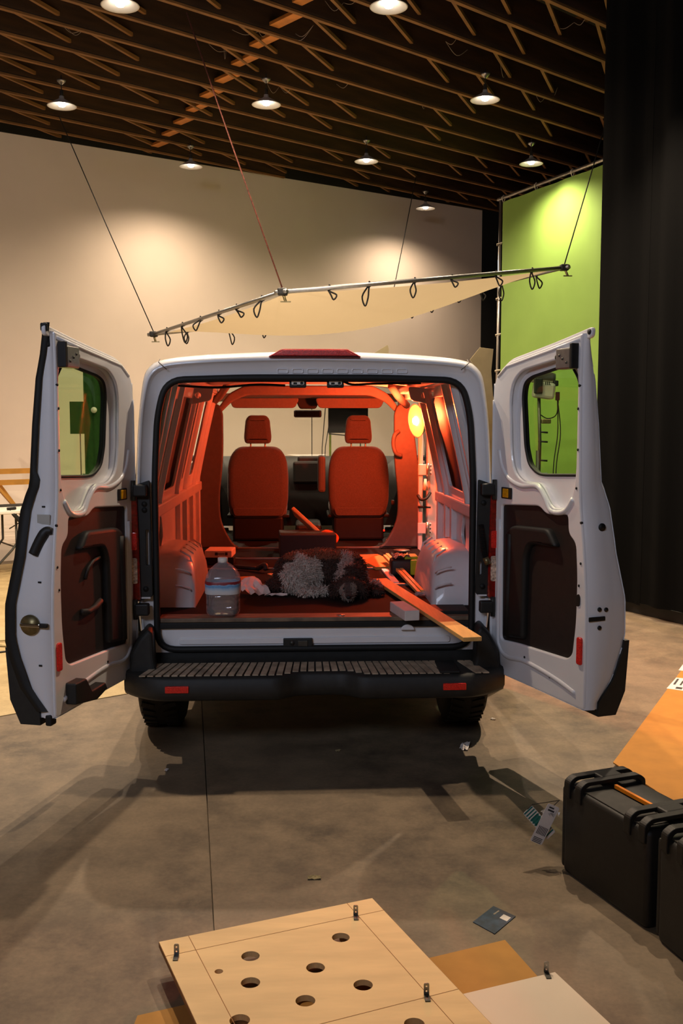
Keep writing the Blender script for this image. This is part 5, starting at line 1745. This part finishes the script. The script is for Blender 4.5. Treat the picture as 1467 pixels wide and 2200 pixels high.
# ------------------------------------------------ litter on the floor
cdv = [(.613, -1.609), (.677, -1.686), (.579, -1.803), (.519, -1.719)]
crd = thing('printed_card', (.6, -1.7, 0), 'dark blue printed card lying on the concrete', 'card')
MB().prism(cdv, lambda a, b, h: (a, b, h), .001, .003).build('card', M['blue_card'], crd)
MB().prism([(.637, -1.672), (.658, -1.697), (.638, -1.722), (.617, -1.697)], lambda a, b, h: (a, b, h), .003, .0036).build('white_patch', M['paper'], crd)
MB().prism([(.600, -1.668), (.604, -1.673), (.628, -1.648), (.624, -1.643)], lambda a, b, h: (a, b, h), .003, .0036).build('print', M['alu'], crd)
crumpled('paper_scrap', (.80, .13, 0), .045, .10, -.3, 30, M['paper'], 'white torn paper scrap on the floor behind the bumper', .02)
for i, (x, y, s, lb_) in enumerate(((-.03, -1.36, .05, 'small pale wood shaving on the concrete before the plywood'), (-.75, -.15, .03, 'tiny pale crumb at the left of the van shadow'), (1.05, .62, .03, 'tiny white scrap on the floor right of the bumper'), (.12, .10, .03, 'pale leaf scrap in the dark shadow under the bumper'), (1.15, -.72, .03, 'tiny pale scrap on the floor left of the hard case'))):
    crumpled('floor_scrap', (x, y, 0), s, s * .5, i * 1.3, 40 + i, M['cardboard_pale'] if i in (0, 3) else M['paper'], lb_, .008)

# ================================================================== LEFT BACKGROUND
# folding table in front of the platform
rp = Vector((-3.42, 6.70))
def tb_(a, b, z):         # a along the platform, b toward camera
    q = rp + wd * a - wn * b
    return (q.x, q.y, z)
ft = thing('folding_table', tb_(-.6, .38, 0), 'white folding table with dark bent legs in front of the platform', 'table')
tp = [(-1.35, -.18), (.45, -.18), (.45, .56), (-1.35, .56)]
MB().plate(rpoly(tp, .03), [], .045, lambda a, b, c: tb_(a, b, .70 + c), bev=.012).build('table_top', M['white_enamel'], ft)
for a in (-.10,):
    for b in (-.06, .46):
        pts = [tb_(a, b, .70), tb_(a, b, .36), tb_(a - .05, b, .29), tb_(a - .22, b, .12), tb_(a - .24, b, .0)]
        MB().tube(pts, .014, 8).build('leg', M['steel_dark'], ft)
    MB().tube([tb_(a - .02, -.06, .32), tb_(a - .02, .46, .32)], .010, 6).build('cross_bar', M['steel_dark'], ft)
    MB().tube([tb_(a, .2, .50), tb_(a + .35, .2, .69)], .007, 6).build('brace', M['steel_dark'], ft)
for b in (-.06, .46):
    pts = [tb_(-1.15, b, .70), tb_(-1.15, b, .36), tb_(-1.10, b, .29), tb_(-.98, b, .12), tb_(-.96, b, .0)]
    MB().tube(pts, .014, 8).build('leg', M['steel_dark'], ft)
MB().prism([(-.7, -.15), (.3, -.15), (.05, .12), (-.5, .1)], lambda a, b, h: tb_(a, b, h), .746, .756).build('black_mat', M['rubber'], label='black mat lying on the white folding table', cat='mat')
cl = thing('clamp_tool', tb_(-.02, .5, .60), 'black clamp tool hanging on the folding table edge', 'clamp')
for p, q in (((.02, .52, .56), (-.20, .54, .74)), ((.0, .52, .52), (-.16, .56, .70)), ((.02, .52, .54), (-.10, .5, .42)), ((-.22, .54, .76), (-.12, .54, .765))):
    MB().beam(tb_(*p), tb_(*q), .035, .03, bev=.006).build('arm', M['rubber'], cl)
MB().cyl(tb_(.02, .48, .56), tb_(.02, .60, .56), .05, n=12).build('pivot', M['rubber'], cl)
# wooden trestle standing on the platform
tr_ = thing('wooden_trestle', tb_(-.2, -.75, PLAT), 'pale wooden trestle of crossed boards behind the folding table', 'trestle')
for b, z in ((-.95, 1.10), (-.80, .97)):
    MB().beam(tb_(-1.5, b, z), tb_(.6, b, z), .03, .065).build('rail', M['lumber2'], tr_)
    for s_ in (-1, 1):
        MB().beam(tb_(-.02 + s_ * .02, b + .04, z + .02), tb_(-.02 + s_ * .62, b + .05, PLAT + .02), .03, .075, up=(wn.x, wn.y, 0)).build('leg', M['lumber2'], tr_)
        MB().beam(tb_(-1.0 + s_ * .02, b + .04, z + .02), tb_(-1.0 + s_ * .62, b + .05, PLAT + .02), .03, .075, up=(wn.x, wn.y, 0)).build('leg', M['lumber2'], tr_)
# orange gear bag and cables on the floor
ob = thing('orange_bag', (-3.75, 6.32, 0), 'flat orange bag on the floor at the left edge', 'bag')
MB().box((-3.72, 6.35, .045), (.42, .22, .07), rz=.4, bev=.025, seg=3).build('bag_body', M['tape_o'], ob)
MB().box((-3.72, 6.35, .012), (.42, .22, .02), rz=.4, bev=.006).build('bag_base', M['rubber'], ob)
MB().tube(smooth_path([(-2.9, 2.7, .012), (-2.55, 2.75, .012), (-2.30, 2.62, .012), (-2.05, 2.72, .012), (-2.35, 2.80, .018), (-2.6, 2.70, .012), (-2.2, 2.60, .014), (-1.85, 2.74, .012)], 6), .007, 5).build('floor_cable', M['cardboard_pale'], label='looped cable on the pale floor left of the van', cat='cable')
MB().tube(smooth_path([(-2.9, 2.18, .012), (-2.55, 2.28, .012), (-2.25, 2.46, .012), (-2.1, 2.50, .012)], 6), .007, 5).build('floor_cable', M['trim_dark'], label='short dark cable end on the pale floor at the left edge', cat='cable')
# things by the back wall, seen through the left door's window
def wp(s, off, z):
    q = wall_pt(s, -off)
    return (q.x, q.y, z)
bn = thing('hanging_banner', (-2.99, 9.3, PLAT), 'dark green cloth strip on a stand, seen through the left door window', 'banner')
rows = [[(-3.115 + .254 * i / 8, 9.3 + .02 * sin(i * 2.2), z) for z in (PLAT + .3, 1.2, 2.0, 2.42)] for i in range(9)]
MB().grid(rows).build('cloth', M['dark_green'], bn)
MB().tube([(-3.14, 9.3, 2.43), (-2.85, 9.3, 2.43)], .012, 6).build('cross_rod', M['steel_dark'], bn)
MB().tube([(-2.99, 9.34, PLAT), (-2.99, 9.34, 2.43)], .014, 6).build('pole', M['steel_dark'], bn)
for k in range(3):
    MB().tube([(-2.99, 9.34, PLAT + .35), (-2.99 + .3 * cos(k * 2.1), 9.34 + .3 * sin(k * 2.1), PLAT + .012)], .010, 6).build('stand_leg', M['steel_dark'], bn)
MB().cyl((-2.965, 9.27, 1.88), (-2.965, 9.255, 1.88), .042, n=16).build('round_badge', M['paper'], bn)
fl2 = thing('small_flag', (-3.2, 9.25, PLAT), 'small dark green rectangular flag left of the hanging strip', 'flag')
MB().plate(rect(-3.295, 1.545, -3.10, 1.998), [], .01, lambda a, b, c: (a, 9.22 + c, b)).build('flag_cloth', M['dark_green'], fl2)
MB().tube([(-3.16, 9.24, PLAT), (-3.16, 9.24, 1.6)], .008, 6).build('stem', M['steel_dark'], fl2)
MB().lathe([(.0, .02), (.10, .02), (.12, .0)], (-3.16, 9.24, PLAT), 16).build('stand_base', M['steel_dark'], fl2)
MB().plate(rect(-2.84, PLAT, -2.60, 2.115, .02), [], .03, lambda a, b, c: (a, 9.55 + c, b), bev=.006).build('grey_panel', M['grey_panel'], label='tall light grey panel standing right of the hanging strip', cat='panel')

# ================================================================== SEEN THROUGH THE VAN
bf = thing('black_flag', (.56, 7.5, 0), 'black rectangular flag on a stand seen through the windscreen', 'flag')
MB().box((.545, 7.5, 1.81), (.50, .015, .46)).build('flag_cloth', M['black_cloth'], bf)
MB().tube([(.32, 7.52, .05), (.32, 7.52, 2.0)], .014, 8).build('stand_pole', M['lime'], bf)
MB().tube([(.30, 7.50, 1.57), (.80, 7.50, 1.52)], .008, 6).build('arm', M['steel_dark'], bf)
MB().tube([(.70, 7.50, 1.58), (.70, 7.50, 1.35)], .008, 6).build('drop_pin', M['steel_dark'], bf)
for k in range(3):
    a = 2 * pi * k / 3
    MB().tube([(.32, 7.52, .4), (.32 + .4 * cos(a), 7.52 + .4 * sin(a), .02)], .012, 6).build('stand_leg', M['steel_dark'], bf)
for i, x in enumerate((.09, .22, .26)):
    MB().tube([(x - .03 * i, 7.62, .02), (x, 7.56, 1.4), (x + .04 * i, 7.52, 1.9), (.31, 7.51, 2.03)], .006, 5).build('hanging_cable', M['rope'], label='%s thin cable hanging beyond the windscreen' % ('leftmost', 'middle', 'rightmost')[i], cat='cable')

# film light on a stand, seen through the right door's window
fx, fy = 2.49, 5.5
flt = thing('film_light', (fx, fy, 0), 'silver film light on a black stand seen through the right door window', 'film light')
MB().lathe([(.0, -.16), (.055, -.155), (.065, -.12), (.065, .12), (.075, .15), (.075, .17), (.0, .16)], (fx - .01, fy, 2.195), 24, R=Matrix.Rotation(-pi / 2 + .1, 3, 'Y') @ Matrix.Rotation(0, 3, 'Z')).build('lamp_head', M['alu'], flt)
MB().box((fx + .03, fy, 2.055), (.22, .16, .17), bev=.03, rot=Matrix.Rotation(.12, 3, 'Y')).build('housing', M['grey_panel'], flt)
MB().box((fx + .15, fy, 2.13), (.05, .12, .06), bev=.01).build('rear_cap', M['plastic'], flt)
MB().box((fx - .05, fy - .09, 2.10), (.09, .03, .16), bev=.01).build('yoke', M['plastic'], flt)
for i in range(3):
    MB().box((fx + .03 + .02 * i, fy - .082, 2.13), (.008, .004, .035)).build('vent', M['rubber'], flt)
MB().box((fx + .18, fy, 1.995), (.04, .05, .09), bev=.008).build('switch_box', M['hardboard'], flt)
MB().tube([(fx - .02, fy, 2.0), (fx, fy, 1.5), (fx - .015, fy, .55)], .018, 8).build('riser', M['steel_dark'], flt)
MB().tube([(fx - .015, fy, 1.42), (fx - .015, fy, .35)], .026, 8).build('stand_column', M['plastic'], flt)
MB().box((fx + .06, fy, 1.73), (.10, .06, .05), bev=.01).build('grip_head', M['brass'], flt)
for z in (1.62, 1.52, 1.32):
    MB().tube([(fx - .02, fy, z), (fx + .08, fy - .02, z - .01)], .010, 6).build('lock_knob', M['plastic'], flt)
for k in range(3):
    a = 2 * pi * k / 3 + .5
    MB().tube([(fx, fy, .5), (fx + .5 * cos(a), fy + .5 * sin(a), .02)], .014, 6).build('stand_leg', M['plastic'], flt)
for q in (0, .03):
    MB().tube(smooth_path([(fx + .18, fy, 1.96), (fx + .19 + q, fy, 1.6), (fx + .15 + q, fy, 1.2), (fx + .17 + q, fy, .5), (fx + .1, fy, .02)], 6), .006, 5).build('power_cable', M['rope'], flt)
MB().tube(smooth_path([(fx + .19, fy, 1.95), (fx + .17, fy, 1.80), (fx + .08, fy, 1.76), (fx, fy, 1.80)], 6), .006, 5).build('power_cable', M['rope'], flt)
